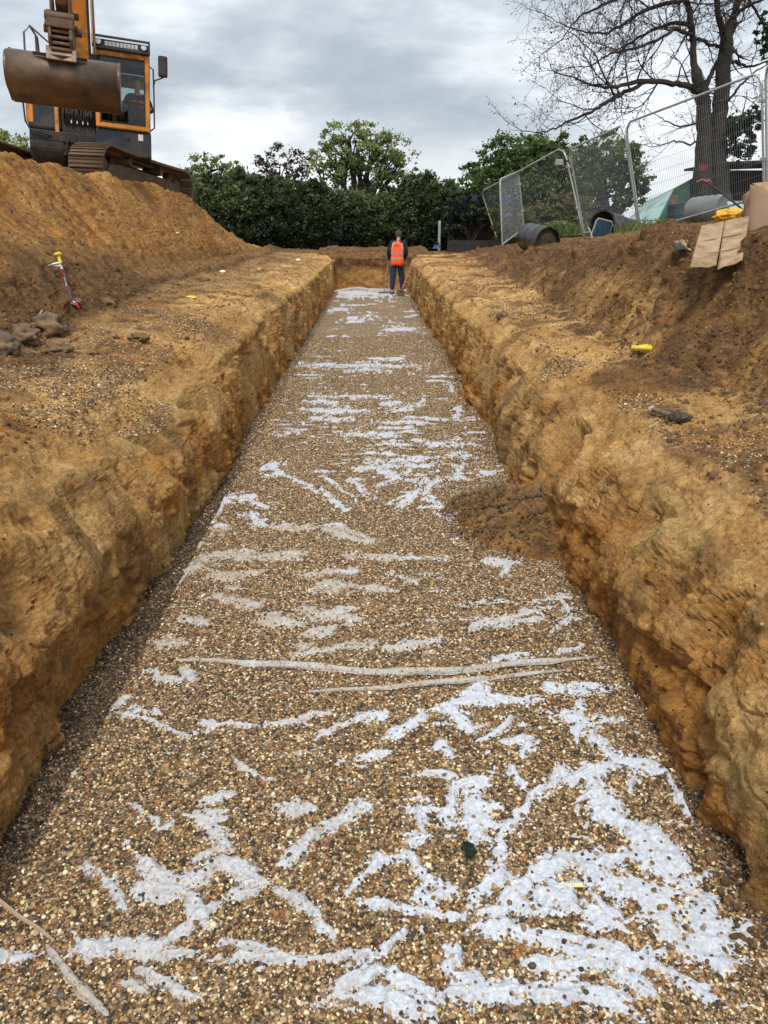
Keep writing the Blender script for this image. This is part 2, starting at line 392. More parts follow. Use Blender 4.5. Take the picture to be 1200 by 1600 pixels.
def cutsheet(name, X2, Y2, Z2, A, c0, c1, flip):
    V = np.stack([X2[:, c0:c1], Y2[:, c0:c1], Z2[:, c0:c1]], -1).reshape(-1, 3)
    return npmesh(name, V, gridfaces(X2.shape[0], c1-c0, flip), SOIL, attrs={k: v[:, c0:c1] for k, v in A.items()})
nt_ = sum(cntL[:5]); nh_ = sum(cntL[:9])
gl = tag(cutsheet('ground_left', X2, Y2, Z2, aL, 0, nt_+1, False), kind='structure'); gl.name = 'ground'
hp = tag(cutsheet('spoil_hill', X2, Y2, Z2, aL, nt_, X2.shape[1], False), kind='structure')

# --- right side
zl = yi([(0, .85), (3, .84), (4.7, .80), (8, .86), (15, .88), (25, .96)]) + warp(1.2, .05, 22.)
xl = 1.19 + warp(.8, .09, 25.)
xt = yi([(0, 2.2), (4.2, 2.15), (5.9, 2.05), (10.4, 2.25), (22, 2.8), (27, 2.9)]) + warp(.9, .12, 29.)
zb = yi([(0, 1.82), (6, 1.82), (8, 1.82), (9.5, 1.66), (11, 1.56), (18, 1.47), (26, 1.2), (30, 1.15)])
zp = yi([(0, 1.85), (9, 1.85), (13.6, 1.95), (17, 1.72), (20, 1.6), (26, 1.3), (32, 1.15)])
segsR = [(1.105*C, -.09*C), (1.14*C + warp(1.5, .03, 21), .34*C), (xl+.12*bt_, zl-.14-.10*bt_), (xl+.16+.17*bt_, zl-.05*bt_), (1.75*C, zl+.02), (xt, zl+.06), (xt+.62, zb-.08), (xt+.95, zb), (4.4*C, (zb+zp)/2), (6.5*C, zp+.05), (12*C, zp+.2), (900*C, zo)]
cntR = [95, 110, 44, 60, 60, 120, 50, 40, 30, 20, 8]
X, Z, T = profile(segsR, cntR)
wallw, lipw, terrw, bankw = seg_w(T, .0, 2.2), seg_w(T, 2.2, 3.2), seg_w(T, 3.0, 5.0), seg_w(T, 5.0, 7.3); heapw = seg_w(T, 7.3, 10)*.6
dentsR = [(4.75, .42, .26, .24, .17), (2.35, .40, .12, .16, .07), (3.2, .6, .14, .12, .07), (6.6, .66, .22, .12, .10), (2.0, .62, .2, .1, .05), (3.7, .35, .15, .2, .05), (9, .5, .3, .2, .07)]
X3, Y3, Z3, rough, cid, cid2, dd, rl = displace(X, Z, T, 1, dentsR, wallw, lipw, terrw, bankw, heapw)
aR = soilattrs(X3, Y3, Z3, T, 1, rough, cid, cid2, dd, rl, wallw, lipw, terrw, bankw, heapw)
gr = tag(cutsheet('ground', X3, Y3, Z3, aR, 0, X3.shape[1], True), kind='structure')

# --- end wall and the plateau behind it
sx = np.linspace(-1.75, 1.75, 170)
endp = np.array([(25.55, -.08)] + [(25.55+.02*i/40, -.08+1.0*i/40) for i in range(1, 41)] + [(25.7+.03*i, .94+.012*i) for i in range(1, 20)] + [(26.5, 1.2), (27.5, 1.22), (29, 1.17), (32, 1.15), (40, 1.15), (80, 1.2), (1500, 1.2)])
XE, SE = np.meshgrid(sx, np.arange(len(endp))); YE = endp[SE.astype(int), 0]; ZE = endp[SE.astype(int), 1]
ne = fbm(XE*2, ZE*2, YE*.5, 4); nf = ridged(XE*5, ZE*1.6, YE*2, 3)
mk = (YE < 30)
YE = YE + mk*(-.12*ne - .05*nf); ZE = ZE + mk*sst(.7, 1.1, ZE)*.1*fbm(XE*3, YE*4, ZE*0+3, 4)
tE = .25 + .75*sst(.38, .72, ZE+.3*ne)
npmesh('ground', np.stack([XE, YE, ZE], -1).reshape(-1, 3), gridfaces(*XE.shape), SOIL,
       attrs=dict(topsoil=np.clip(tE, 0, 1), orange=np.clip(.7-.5*ZE+ne, 0, 1), smear=XE*0, gravelly=XE*0, tone=XE*0+1))['kind'] = 'structure'

# ------------------------------------------------------------------ trench floor: gravel and geotextile
pyrow = np.concatenate([np.linspace(1900, 1650, 20), np.arange(1648, 446, -1.7)])
vv = 800-pyrow; YF = 1.8*(F*CP+vv*SP)/(F*SP-vv*CP)
XFc = np.linspace(-1.36, 1.3, 440)
XF, YG = np.meshgrid(XFc, YF)
zg = .008*fbm(XF*4, YG*4, XF*0, 3) + .004*fbm(XF*22, YG*22, XF*0+3, 2)
gut = sst(-1.02, -1.12, XF+.03*fbm(YG*1.5, XF*0, XF*0+8, 3))*sst(9, 3, YG)
zg = zg - .045*gut + .03*sst(1.0, 1.15, XF)*(.5+fbm(YG*2, XF*3, XF*0, 3)) + .02*sst(-1.2, -1.27, XF)
PX, PY = project(XF, YG, 0*XF)
STROKES = """525,456,615,460,7;530,463,600,462,3;500,485,545,483,3;540,500,590,498,2;600,515,650,513,4;471,571,662,572,6;546,579,600,577,6;483,619,608,620,4;487,627,533,630,6
479,640,575,643,7;483,655,550,656,5;592,632,625,630,6;617,644,667,625,5;575,659,667,661,4;508,678,617,681,5;429,675,471,676,3;592,668,658,669,4;577,697,742,694,4
412,732,437,728,425,744,10;437,740,500,769,4;344,794,354,777,383,775,412,794,6;554,748,571,773,9;558,731,675,727,5;567,723,667,719,5;583,765,646,731,6;621,794,654,765,10;654,765,675,731,6;662,773,683,748,9;600,745,660,752,6;590,738,640,745,5
712,748,729,723,7;700,713,735,712,4;750,738,775,738,8;700,598,706,611,5;712,640,718,655,5;660,780,700,790,5;670,790,705,808,7;505,745,550,775,4;500,762,540,795,5;331,821,362,824,7;387,802,419,824,494,824,575,849,10;506,820,575,836,7
281,899,331,867,406,871,475,867,14;300,880,380,860,8;337,902,406,896,13;469,899,550,892,9;537,867,662,874,6;494,911,531,917,18;569,917,606,921,12;612,899,656,914,4;475,949,500,961,556,967,16;475,992,525,980,14;412,967,469,974,18;330,935,400,945,12
237,1005,294,1005,12;275,960,325,975,8;456,1024,587,1002,9;600,1014,687,999,11;731,942,894,936,3;744,980,837,955,8;762,987,840,965,6;862,986,894,961,875,936,8;750,877,800,880,781,899,9;881,1021,919,1008,7;762,1030,825,1021,10;237,1058,281,1064,10;290,1050,300,1062,8
175,1100,195,1095,12;200,1105,235,1117,4;180,1110,295,1152,4;315,1129,400,1132,515,1115,6;430,1130,480,1125,11;490,1155,550,1125,600,1115,11;560,1185,600,1175,16;365,1185,420,1217,6;310,1250,370,1240,12;295,1275,350,1280,22;330,1290,360,1325,30;215,1340,280,1395,210,1395,30
320,1340,420,1380,28;280,1380,340,1360,26;370,1405,410,1392,14;295,1400,320,1445,34;200,1257,255,1295,6;155,1362,200,1430,16;115,1490,175,1475,240,1485,32;215,1520,315,1565,18;180,1535,230,1550,14;245,1500,310,1490,16;250,1480,300,1450,14;325,1500,505,1500,14;360,1470,425,1495,18
430,1390,480,1420,520,1465,20;440,1350,500,1300,575,1255,20;440,1265,490,1260,20;540,1395,600,1345,634,1336,14;0,1495,45,1497,14;722,1079,768,1073,14;850,1070,885,1079,920,1085,12;873,1120,920,1126,17;908,1090,902,1160,17;926,1122,975,1126,7;687,1102,739,1143,17;605,1155,669,1120,14
745,1161,797,1126,10;786,1161,832,1155,815,1184,18;687,1167,704,1184,12;704,1237,762,1219,24;757,1225,733,1312,20;704,1242,692,1283,24;797,1207,821,1231,18;926,1149,955,1178,967,1190,20;885,1219,973,1190,1037,1207,1083,1231,24;1043,1213,1124,1312,26;996,1200,984,1240,12
908,1219,984,1295,1037,1312,1072,1377,36;984,1295,1083,1400,1130,1493,58;996,1377,1060,1470,1142,1505,50;1200,1440,1153,1470,30;780,1307,827,1254,862,1231,880,1190,17;774,1377,786,1301,17;727,1423,774,1353,15;780,1423,827,1371,908,1336,40;908,1336,943,1377,996,1400,42;827,1400,908,1412,967,1447,46
920,1350,990,1340,30;745,1423,827,1423,18;733,1447,803,1453,873,1482,955,1505,1042,1517,24;803,1453,908,1470,1025,1511,1136,1575,19;552,1406,617,1423,722,1435,14;657,1266,660,1301,14;634,1318,669,1307,20;640,1342,698,1394,17;652,1412,710,1388,22;506,1499,593,1493,634,1453,17
506,1569,587,1517,692,1563,26;587,1552,675,1587,44;698,1487,704,1534,757,1528,16;704,1552,827,1546,908,1552,990,1575,38;827,1511,943,1511,1025,1552,28;908,1505,1025,1493,30;757,1283,803,1295,16;920,1272,967,1283,20;733,1330,760,1290,14;1000,1440,1060,1400,40"""
M = np.full(XF.shape, -3.); ZN = np.zeros(XF.shape)
wx = PX + 7*fbm(XF*9, YG*9, XF*0+1, 3) + 3*fbm(XF*40, YG*40, XF*0+1, 2); wy = PY + 5*fbm(XF*9, YG*9, XF*0+9, 3)*np.clip((PY-430)/600, .1, 1)
for line in STROKES.replace('\n', ';').split(';'):
    q = [float(a) for a in line.split(',')]; wd = q[-1]/2*1.05; pts = [(q[i], q[i+1]) for i in range(0, len(q)-1, 2)]
    for (ax, ay), (bx, by) in zip(pts[:-1], pts[1:]):
        box = (PX > min(ax, bx)-75) & (PX < max(ax, bx)+75) & (PY > min(ay, by)-45) & (PY < max(ay, by)+45)
        ii = np.nonzero(box)
        if not len(ii[0]): continue
        qx, qy = wx[ii], wy[ii]; L2 = (bx-ax)**2+(by-ay)**2+1e-6
        t = np.clip(((qx-ax)*(bx-ax)+(qy-ay)*(by-ay))/L2, 0, 1)
        ex = qx-ax-t*(bx-ax); ey = qy-ay-t*(by-ay)
        d = np.sqrt(ex*ex+ey*ey)
        al = t*math.sqrt(L2); ac = ((qx-ax)*(by-ay)-(qy-ay)*(bx-ax))/math.sqrt(L2)
        stn = fbm(al/34.+ax*.13, ac/(3.2+wd*.10)+ay*.11, al*0+.5, 3, .6)
        zr = wd*1.6+10; ZN[ii] = np.maximum(ZN[ii], np.exp(-(ex*ex*.5+ey*ey*1.6)/(zr*zr)))
        M[ii] = np.maximum(M[ii], (wd*1.12*(1-.5*np.abs(2*t-1)**3)-d)/(wd*.85+2.5)+.95*stn-.02)
# thin creases across the sheet between the drawn patches
cre = (fbm(XF*2.6+.6*fbm(XF*2, YG*2, XF*0, 2), YG*15, XF*0+4, 4, .6) + .55*fbm(XF*8, YG*30, XF*0+6, 3, .6))*(.75+.5*fbm(XF*1.1, YG*.8, XF*0+9, 2))
M = np.maximum(M, np.where(YG > 3.0, (cre-.37+.05*sst(4.5, 6, YG))*2.6, (cre-.5)*2.6))
wb = fbm(XF*3, YG*3, XF*0+31, 2)
web = np.maximum(ridged(XF*4.5+wb, YG*8.5+wb*2, XF*0+20, 3), ridged(XF*9+wb, YG*12-XF*6, XF*0+23, 2)-.08)
M = np.maximum(M, (web-1.05+.42*ZN)*4.)
M = M + .55*fbm(XF*26+YG*6, YG*26, XF*0+2, 4, .65) + .45*fbm(XF*90, YG*90, XF*0+2, 2) - .22*ridged(XF*9, YG*11, XF*0+5, 3)
edge = sst(-1.09, -1.06, XF+.012*fbm(YG*3, XF*0, XF*0, 3))*sst(1.05, 1.02, XF+.015*fbm(YG*3, XF*0, XF*0+5, 3))
M = np.where(edge > .5, M, -3)
crv = ridged(XF*6+YG*2, YG*7, XF*0, 3)
zf = zg + np.clip(M*.010, -.02, .005) + np.clip(M, 0, 1)*((.013+.009*sst(3.5, 2.5, YG))*crv + .012*ridged(XF*14-YG*5, YG*20, XF*0, 2) + .002*fbm(XF*60, YG*60, XF*0, 2)) + .001
# left edge of the sheet stands up as a thin pale rim
rim = np.exp(-((XF+1.065)/.012)**2)*sst(7, 4, YG)*sst(-.12, .2, fbm(YG*2.1, XF*0, XF*0+2, 4, .7)); zf = zf + .018*rim
damp = sst(-1.045, -1.085, XF+.03*fbm(YG*2, XF*3, XF*0+8, 3))*(.35+.65*sst(9, 3, YG)) + .7*sst(1.03, 1.08, XF+.03*fbm(YG*2, XF*3, XF*0+18, 3))*(.4+.6*sst(9, 3, YG))
def gravel_material():
    t = NT('gravel'); c = t.coord()
    vo = t.n('ShaderNodeTexVoronoi', i_Vector=c, i_Scale=88.0); sc_ = t.n('ShaderNodeSeparateColor', i_0=vo.outputs['Color'])
    col = t.ramp(sc_.outputs[0], STONES, 'CONSTANT')
    dist = vo.outputs['Distance']
    col = t.mix(t.ramp(dist, [(.35, 0.), (.62, .5)]), col, (.08, .055, .035))
    big = t.noise(c, 2.2, 5, .6)
    col = t.mix(t.ramp(big, [(.5, 0.), (.68, .3)]), col, (.30, .20, .10))
    col = t.mix(.85, col, t.ramp(t.noise(c, 30, 3, .7), [(.3, .5), (.5, 1.05), (.7, 1.6)]), 'MULTIPLY')
    col = t.mix(1., col, t.ramp(t.noise(c, .9, 3), [(.3, .85), (.7, 1.15)]), 'MULTIPLY')
    dm = t.attr('damp'); col = t.mix(dm, col, t.mix(1., col, (.30, .29, .31), 'MULTIPLY'))
    t.b.inputs['Specular IOR Level'].default_value = .3
    return t.done(col, .7, t.bump(t.math('SUBTRACT', .6, dist), .9, .008))
GRAVEL = gravel_material()
tag(npmesh('gravel_bed', np.stack([XF, YG, zg], -1).reshape(-1, 3), gridfaces(*XF.shape), GRAVEL, attrs=dict(damp=np.clip(damp, 0, 1))), kind='structure')
def fleece_material():
    t = NT('fleece'); c = t.coord()
    n = t.noise(c, 90, 4, .7); n2 = t.noise(c, 5, 5, .6); n3 = t.noise(c, 350, 2)
    col = t.ramp(n, [(.25, (.36, .40, .47)), (.5, (.57, .615, .68)), (.7, (.74, .78, .84))])
    d = t.attr('dirt')
    fd = t.math('MULTIPLY', t.ramp(n2, [(.30, .45), (.55, 1.)]), d)
    vo = t.n('ShaderNodeTexVoronoi', i_Vector=c, i_Scale=95.0); sv = t.n('ShaderNodeSeparateColor', i_0=vo.outputs['Color'])
    col = t.mix(fd, col, (.40, .325, .22))
    col = t.mix(t.math('MULTIPLY', fd, t.math('MULTIPLY', t.math('LESS_THAN', vo.outputs['Distance'], .5), t.math('LESS_THAN', sv.outputs[2], .55))), col, t.ramp(sv.outputs[0], STONES, 'CONSTANT'))
    em = t.math('MULTIPLY', t.ramp(t.attr('em'), [(.0, 1.), (.55, .0)]), t.math('LESS_THAN', sv.outputs[1], .6))
    col = t.mix(t.math('MULTIPLY', em, t.math('LESS_THAN', vo.outputs['Distance'], .5)), col, t.ramp(sv.outputs[0], STONES, 'CONSTANT'))
    col = t.mix(.35, col, t.ramp(n3, [(.3, .6), (.7, 1.3)]), 'MULTIPLY')
    return t.done(col, .75, t.bump(n, .35, .004))
FLEECE = fleece_material()
PXf = PX/1200; dirt = np.clip(.85 - 1.1*sst(.42, .62, PXf)*sst(3.2, 2.2, YG) - .5*sst(6, 3, 0*YG) + .5*sst(2.6, 3.2, YG)*sst(.75, .3, PXf), .08, 1)
dirt = np.where(YG > 4.6, .22, dirt)
keep = (XF > -1.1) & (XF < 1.08) & (YG < 25.4)
Ff = gridfaces(*XF.shape); kf = keep.ravel()[Ff].all(1) & (M.ravel()[Ff].max(1) > -.9) | (rim.ravel()[Ff].max(1) > .1) & keep.ravel()[Ff].all(1)
Ff = Ff[kf]; used, inv = np.unique(Ff.ravel(), return_inverse=True); Ff = inv.reshape(-1, 4)
Vf = np.stack([XF, YG, zf], -1).reshape(-1, 3)[used]
fleece = npmesh('geotextile_sheet', Vf, Ff, FLEECE, attrs=dict(dirt=dirt.ravel()[used], em=np.clip(M, -1, 2).ravel()[used]))
tag(fleece, 'white geotextile fleece sheet laid along the trench floor, half buried in gravel', 'geotextile sheet')
def fold(pts, wid, h, name='fold'):
    P = [Vector(atz(x, y, 0)) for x, y in pts]
    Q = []
    for i in range(len(P)-1):
        for k in range(10): Q.append(P[i].lerp(P[i+1], k/10))
    Q.append(P[-1]); n = len(Q); vs = []; K = 11
    for i, q in enumerate(Q):
        t = i/(n-1); e = min(1, math.sin(math.pi*t)**.45+.02)
        tg = (Q[min(i+1, n-1)]-Q[max(i-1, 0)]).normalized(); side = Vector((-tg.y, tg.x, 0))
        wob = 1 + .35*math.sin(i*.7)*math.sin(i*.23+1)
        for k in range(K):
            a = k/(K-1)*math.pi
            rr = 1+.12*math.sin(k*2.1+i*.35)
            vs.append(q + side*(math.cos(a)*wid*e*wob*rr) + Vector((0, 0, .006 + math.sin(a)*h*e*rr*(1+.25*math.sin(i*.31)))))
    fs = [(i*K+k, i*K+k+1, (i+1)*K+k+1, (i+1)*K+k) for i in range(n-1) for k in range(K-1)]
    o = npmesh(name, np.array([tuple(v) for v in vs]), np.array(fs), FLEECE, fleece, attrs=dict(dirt=np.full(len(vs), .75), em=np.ones(len(vs))))
    return o
fold([(272, 1033), (350, 1036), (420, 1041), (500, 1046), (600, 1055), (700, 1053), (790, 1042), (860, 1036), (935, 1028)], .019, .022)
fold([(478, 1083), (560, 1080), (640, 1074), (720, 1067), (800, 1059), (885, 1049)], .011, .016)
fold([(72, 1478), (110, 1530), (150, 1572), (170, 1590)], .012, .016)
fold([(520, 456), (560, 453), (600, 456), (618, 459), (640, 464)], .10, .09)

# ------------------------------------------------------------------ stones (instanced) ------------------------------
def stone_set(name, n, mat, seed, sub=1, squash=.65, rough=.16):
    cl = bpy.data.collections.new(name); rg = random.Random(seed)
    import bmesh
    for i in range(n):
        bm = bmesh.new(); bmesh.ops.create_icosphere(bm, subdivisions=sub, radius=1)
        sx_, sy_, sz_ = rg.uniform(.8, 1.25), rg.uniform(.65, 1), squash*rg.uniform(.7, 1.15)
        kk = None
        if sub > 1:
            cc = np.array([v.co[:] for v in bm.verts]); kk = 1 + .75*fbm(cc[:, 0]*1.3+i*9, cc[:, 1]*1.3, cc[:, 2]*1.3, 3, .6)
        for vi, v in enumerate(bm.verts):
            k = 1 + rg.uniform(-rough, rough) if kk is None else kk[vi]*(1+rg.uniform(-.05, .05)); v.co = Vector((v.co.x*sx_*k, v.co.y*sy_*k, v.co.z*sz_*k))
        me = bpy.data.meshes.new(name); bm.to_mesh(me); bm.free(); me.materials.append(mat)
        me.polygons.foreach_set('use_smooth', [True]*len(me.polygons))
        o = bpy.data.objects.new(name, me); cl.objects.link(o)
    return cl
def scatter(name, P, scale, coll, seed=1, tilt=.5):
    n = len(P); rg = np.random.default_rng(seed)
    me = bpy.data.meshes.new(name); me.vertices.add(n); me.vertices.foreach_set('co', np.asarray(P, np.float32).ravel())
    a = me.attributes.new('ssc', 'FLOAT', 'POINT'); a.data.foreach_set('value', np.asarray(scale, np.float32))
    rot = np.stack([rg.uniform(-tilt, tilt, n), rg.uniform(-tilt, tilt, n), rg.uniform(0, 6.28, n)], -1).astype(np.float32)
    a = me.attributes.new('srot', 'FLOAT_VECTOR', 'POINT'); a.data.foreach_set('vector', rot.ravel())
    a = me.attributes.new('sidx', 'INT', 'POINT'); a.data.foreach_set('value', rg.integers(0, len(coll.objects), n).astype(np.int32))
    o = bpy.data.objects.new(name, me); COL.objects.link(o)
    ng = bpy.data.node_groups.new(name, 'GeometryNodeTree'); ng.interface.new_socket('Geometry', in_out='INPUT', socket_type='NodeSocketGeometry'); ng.interface.new_socket('Geometry', in_out='OUTPUT', socket_type='NodeSocketGeometry')
    N = ng.nodes.new; gi, go = N('NodeGroupInput'), N('NodeGroupOutput'); iop = N('GeometryNodeInstanceOnPoints'); ci = N('GeometryNodeCollectionInfo')
    ci.inputs[0].default_value = coll; ci.inputs['Separate Children'].default_value = True; ci.inputs['Reset Children'].default_value = True
    def na(nm, dt):
        x = N('GeometryNodeInputNamedAttribute'); x.data_type = dt; x.inputs[0].default_value = nm; return x.outputs[0]
    L = ng.links.new
    L(gi.outputs[0], iop.inputs['Points']); L(ci.outputs[0], iop.inputs['Instance']); iop.inputs['Pick Instance'].default_value = True
    L(na('sidx', 'INT'), iop.inputs['Instance Index']); L(na('srot', 'FLOAT_VECTOR'), iop.inputs['Rotation']); L(na('ssc', 'FLOAT'), iop.inputs['Scale']); L(iop.outputs[0], go.inputs[0])
    md = o.modifiers.new('g', 'NODES'); md.node_group = ng
    return o
def stone_material(dk=None):
    t = NT('pebble'); oi = t.n('ShaderNodeObjectInfo'); col = t.ramp(oi.outputs['Random'], STONES, 'CONSTANT')
    r2 = t.n('ShaderNodeTexWhiteNoise', noise_dimensions='1D', i_W=oi.outputs['Random']).outputs[0]
    col = t.mix(1., col, t.ramp(r2, [(0, .75), (1, 1.3)]), 'MULTIPLY')
    c = t.coord(); col = t.mix(.4, col, t.ramp(t.noise(c, 3., 3), [(.3, .6), (.7, 1.3)]), 'MULTIPLY')
    if dk: col = t.mix(1., col, dk, 'MULTIPLY')
    t.b.inputs['Specular IOR Level'].default_value = .35
    return t.done(col, .45 if dk else .6)
PEB = stone_material()
pebs = stone_set('pebble', 7, PEB, 5)
PEBD = stone_material((.36, .34, .36)); pebd = stone_set('damp_pebble', 5, PEBD, 6)
def bilin(A, x, y):      # sample floor grids at x,y
    cx = (x-XFc[0])/(XFc[-1]-XFc[0])*(len(XFc)-1); ry = np.interp(y, YF, np.arange(len(YF)))
    return A[np.clip(np.round(ry).astype(int), 0, len(YF)-1), np.clip(np.round(cx).astype(int), 0, len(XFc)-1)]
rg = np.random.default_rng(21)
n = 230000
y = 1.15*np.exp(rg.random(n)**.8*math.log(9.5/1.15)); y = 1.15 + (14-1.15)*rg.random(n)**1.65
x = rg.uniform(-1.3, 1.2, n); m = bilin(M, x, y); k = (rg.random(n) < np.clip(1.-(m+.12)*2.2, .035+.10*np.exp(-np.maximum(m, 0)*3), 1)); x, y, m = x[k], y[k], m[k]
z = np.maximum(bilin(zg, x, y), np.where(m > 0, bilin(zf, x, y), -1)) + .002
sc_ = .0052*np.exp(.28*rg.standard_normal(len(x)))*np.where(y > 6, 1.15, 1)
dk = rg.random(len(x)) < bilin(damp, x, y)*.9
tag(scatter('damp_gravel', np.stack([x, y, z], -1)[dk], sc_[dk], pebd, 4), 'darker damp gravel in the low strips beside the trench walls', 'gravel', kind='stuff')
tag(scatter('gravel', np.stack([x, y, z], -1)[~dk], sc_[~dk], pebs, 3), 'rounded brown and cream pea gravel covering the trench floor', 'gravel', kind='stuff')
# gravel spilled over both ledges, soil crumbs on ledges and banks
def surf_pick(X, Y, Z, T, t0, t1, y0, y1, n, rg, dens=None, pw=1.6):
    col = np.nonzero((T[0] >= t0) & (T[0] <= t1))[0]; c = rg.choice(col, n)
    yy = y0 + (y1-y0)*rg.random(n)**pw; r = np.clip(np.searchsorted(YS, yy), 0, len(YS)-1)
    P = np.stack([X[r, c], Y[r, c], Z[r, c]], -1) + np.stack([rg.uniform(-.004, .004, n), rg.uniform(-.004, .004, n), np.zeros(n)], -1)
    if dens is not None:
        k = rg.random(n) < dens[r, c]; P = P[k]
    return P
TL = np.concatenate([np.linspace(i, i+1, n_, endpoint=False) for i, n_ in enumerate(cntL)])[None, :]
TR = np.concatenate([np.linspace(i, i+1, n_, endpoint=False) for i, n_ in enumerate(cntR)])[None, :]
gL = np.clip(aL['gravelly']*1.6, 0, 1)**2; gR = np.clip(aR['gravelly']*1.5, 0, 1)**2
PL = surf_pick(X2, Y2, Z2, TL, 2.6, 5.0, 2., 20, 90000, rg, gL); PR = surf_pick(X3, Y3, Z3, TR, 2.7, 5.0, 2., 20, 60000, rg, gR*.7)
extra = []
for (px, py, rad, n_) in [(880, 550, .16, 1500), (1000, 606, .13, 700), (975, 683, .07, 350), (800, 490, .3, 1500), (870, 600, .1, 350), (760, 440, .5, 1500), (90, 640, .2, 1500), (200, 600, .25, 1500), (330, 520, .4, 1500), (450, 470, .5, 1200)]:
    g = atz(px, py, .9); r_ = rad*np.sqrt(rg.random(n_))*1.; a_ = rg.random(n_)*6.283
    extra.append(np.stack([g.x + r_*np.cos(a_), g.y + 1.6*r_*np.sin(a_), 9+0*a_], -1))
E = np.concatenate(extra)
def zground(x, y):       # height of the terrain sheets under x,y (nearest sample)
    r = np.clip(np.searchsorted(YS, y), 0, len(YS)-1); out = np.zeros(len(x))
    for i in range(len(x)):
        XX, ZZ, TT = (X2, Z2, TL) if x[i] < 0 else (X3, Z3, TR)
        c0 = np.searchsorted(TT[0], 2.3); c = c0 + np.argmin(np.abs(XX[r[i], c0:]-x[i])); out[i] = ZZ[r[i], c]
    return out
E[:, 2] = zground(E[:, 0], E[:, 1]); E = E[(np.abs(E[:, 0]) > 1.3)]
PA = np.concatenate([PL, PR, E]); tag(scatter('spilled_gravel', PA, .0052*np.exp(.3*rg.standard_normal(len(PA))), pebs, 5), 'loose pea gravel spilled over the sandy ledges beside the trench', 'gravel', kind='stuff')
def clodmat():
    t = NT('soil_crumb'); oi = t.n('ShaderNodeObjectInfo'); c = t.coord()
    col = t.ramp(oi.outputs['Random'], [(0, (.32, .19, .075)), (.35, (.24, .13, .05)), (.65, (.16, .09, .04)), (.9, (.38, .24, .11)), (1, (.11, .065, .035))])
    col = t.mix(.8, col, t.ramp(t.noise(c, 2.5, 5, .7), [(.3, .6), (.7, 1.35)]), 'MULTIPLY')
    return t.done(col, .95, t.bump(t.noise(c, 5, 5, .7), .6, .3))
CLOD = clodmat()
clods = stone_set('crumb', 7, CLOD, 9, sub=2, squash=.7, rough=.2)
PC = np.concatenate([surf_pick(X2, Y2, Z2, TL, 2.8, 5.3, 2.2, 24, 6000, rg), surf_pick(X2, Y2, Z2, TL, 4.6, 7.6, 5, 25, 14000, rg), surf_pick(X3, Y3, Z3, TR, 2.9, 5.3, 2.2, 24, 6000, rg),
                     surf_pick(X3, Y3, Z3, TR, 4.6, 7.8, 4, 25, 20000, rg), np.stack([rg.uniform(.95, 1.12, 900), 1.5+20*rg.random(900)**1.5, np.full(900, .01)], -1), np.stack([rg.uniform(-1.26, -1.2, 600), 1.5+20*rg.random(600)**1.5, np.full(600, .0)], -1)])
mq = rg.random(3000)**.58; ma = rg.random(3000)*6.283; mx_ = 1.06+.62*mq*np.cos(ma); my_ = 4.72+.66*mq*np.sin(ma); mz_ = .20*np.clip(1-mq, 0, 1)**.8+.006
mkk = (mx_ < 1.16); PM = np.stack([mx_, my_, mz_], -1)[mkk]; SM = (.0085*np.exp(np.minimum(.6*rg.standard_normal(len(PM)), 1.35)))*(1.2-.6*mq[mkk])
SC_ = .0062*np.exp(np.minimum(.55*rg.standard_normal(len(PC)), 1.5))
tag(scatter('soil_crumbs', np.concatenate([PC, PM]), np.concatenate([SC_, SM]), clods, 6, 3), 'loose soil crumbs strewn over the ledges and banks', 'soil crumbs', kind='stuff')
bpy.context.view_layer.update()
def drop(px, py, objs=None):
    d = ray(px, py).normalized(); o = Vector((0, 0, CAMH)); best = None
    for ob in (gl, hp, gr):
        h, loc, nrm, _ = ob.ray_cast(o, d)
        if h and (best is None or (loc-o).length < (best[0]-o).length): best = (loc.copy(), nrm.copy())
    return best if best else (at(px, py, 20), Vector((0, 0, 1)))
exec_parts = True
# ================================================================== EXCAVATOR
ORANGE = pmat('orange_paint', (.72, .27, .035), .45, 0, .12, 3, .05, 30, MUD, .45, 3)
NAVY = pmat('dark_paint', (.022, .03, .042), .4, 0, .3, 3, .05, 30, (.08, .06, .045), .4, 3)
BLACK = pmat('black_rubber', (.018, .018, .018), .7, 0, .4, 8, .2, 40, (.07, .05, .035), .5, 5)
STEELD = pmat('muddy_steel', (.13, .10, .08), .5, .5, .4, 5, .4, 25, (.15, .085, .04), .8, 4, .01)
SHOE = pmat('track_steel', (.15, .115, .09), .5, .4, .4, 6, .5, 30, (.19, .12, .065), .8, 6, .01)
CHROME = pmat('chrome', (.7, .7, .7), .15, 1, .05, 5, 0)
WHITEP = pmat('white_panel', (.75, .75, .73), .5, 0, .1, 4, 0)
def glassmat(name, tint, g):
    t = NT(name); tr = t.n('ShaderNodeBsdfTransparent', i_Color=(*tint, 1)); gl_ = t.n('ShaderNodeBsdfGlossy', i_Roughness=.03, i_Color=(1, 1, 1, 1))
    mx = t.n('ShaderNodeMixShader', i_0=g); t.link(tr.outputs[0], mx.inputs[1]); t.link(gl_.outputs[0], mx.inputs[2]); t.link(mx.outputs[0], t.out.inputs[0]); return t.m
GLASS = glassmat('window_glass', (.85, .90, .88), .035)
GLASSD = glassmat('lower_glass', (.45, .55, .52), .05)
ex = empty('excavator', (-5.80, 17.2, 2.40), (R(-4), R(4.0), 0), 'orange and black tracked excavator tilted on top of the spoil heap, wide bucket raised', 'excavator')
MT, MH = Matrix.Translation((-.13, 0, 0)) @ Matrix.Rotation(R(-13), 4, 'Z'), Matrix.Rotation(R(15), 4, 'Z')
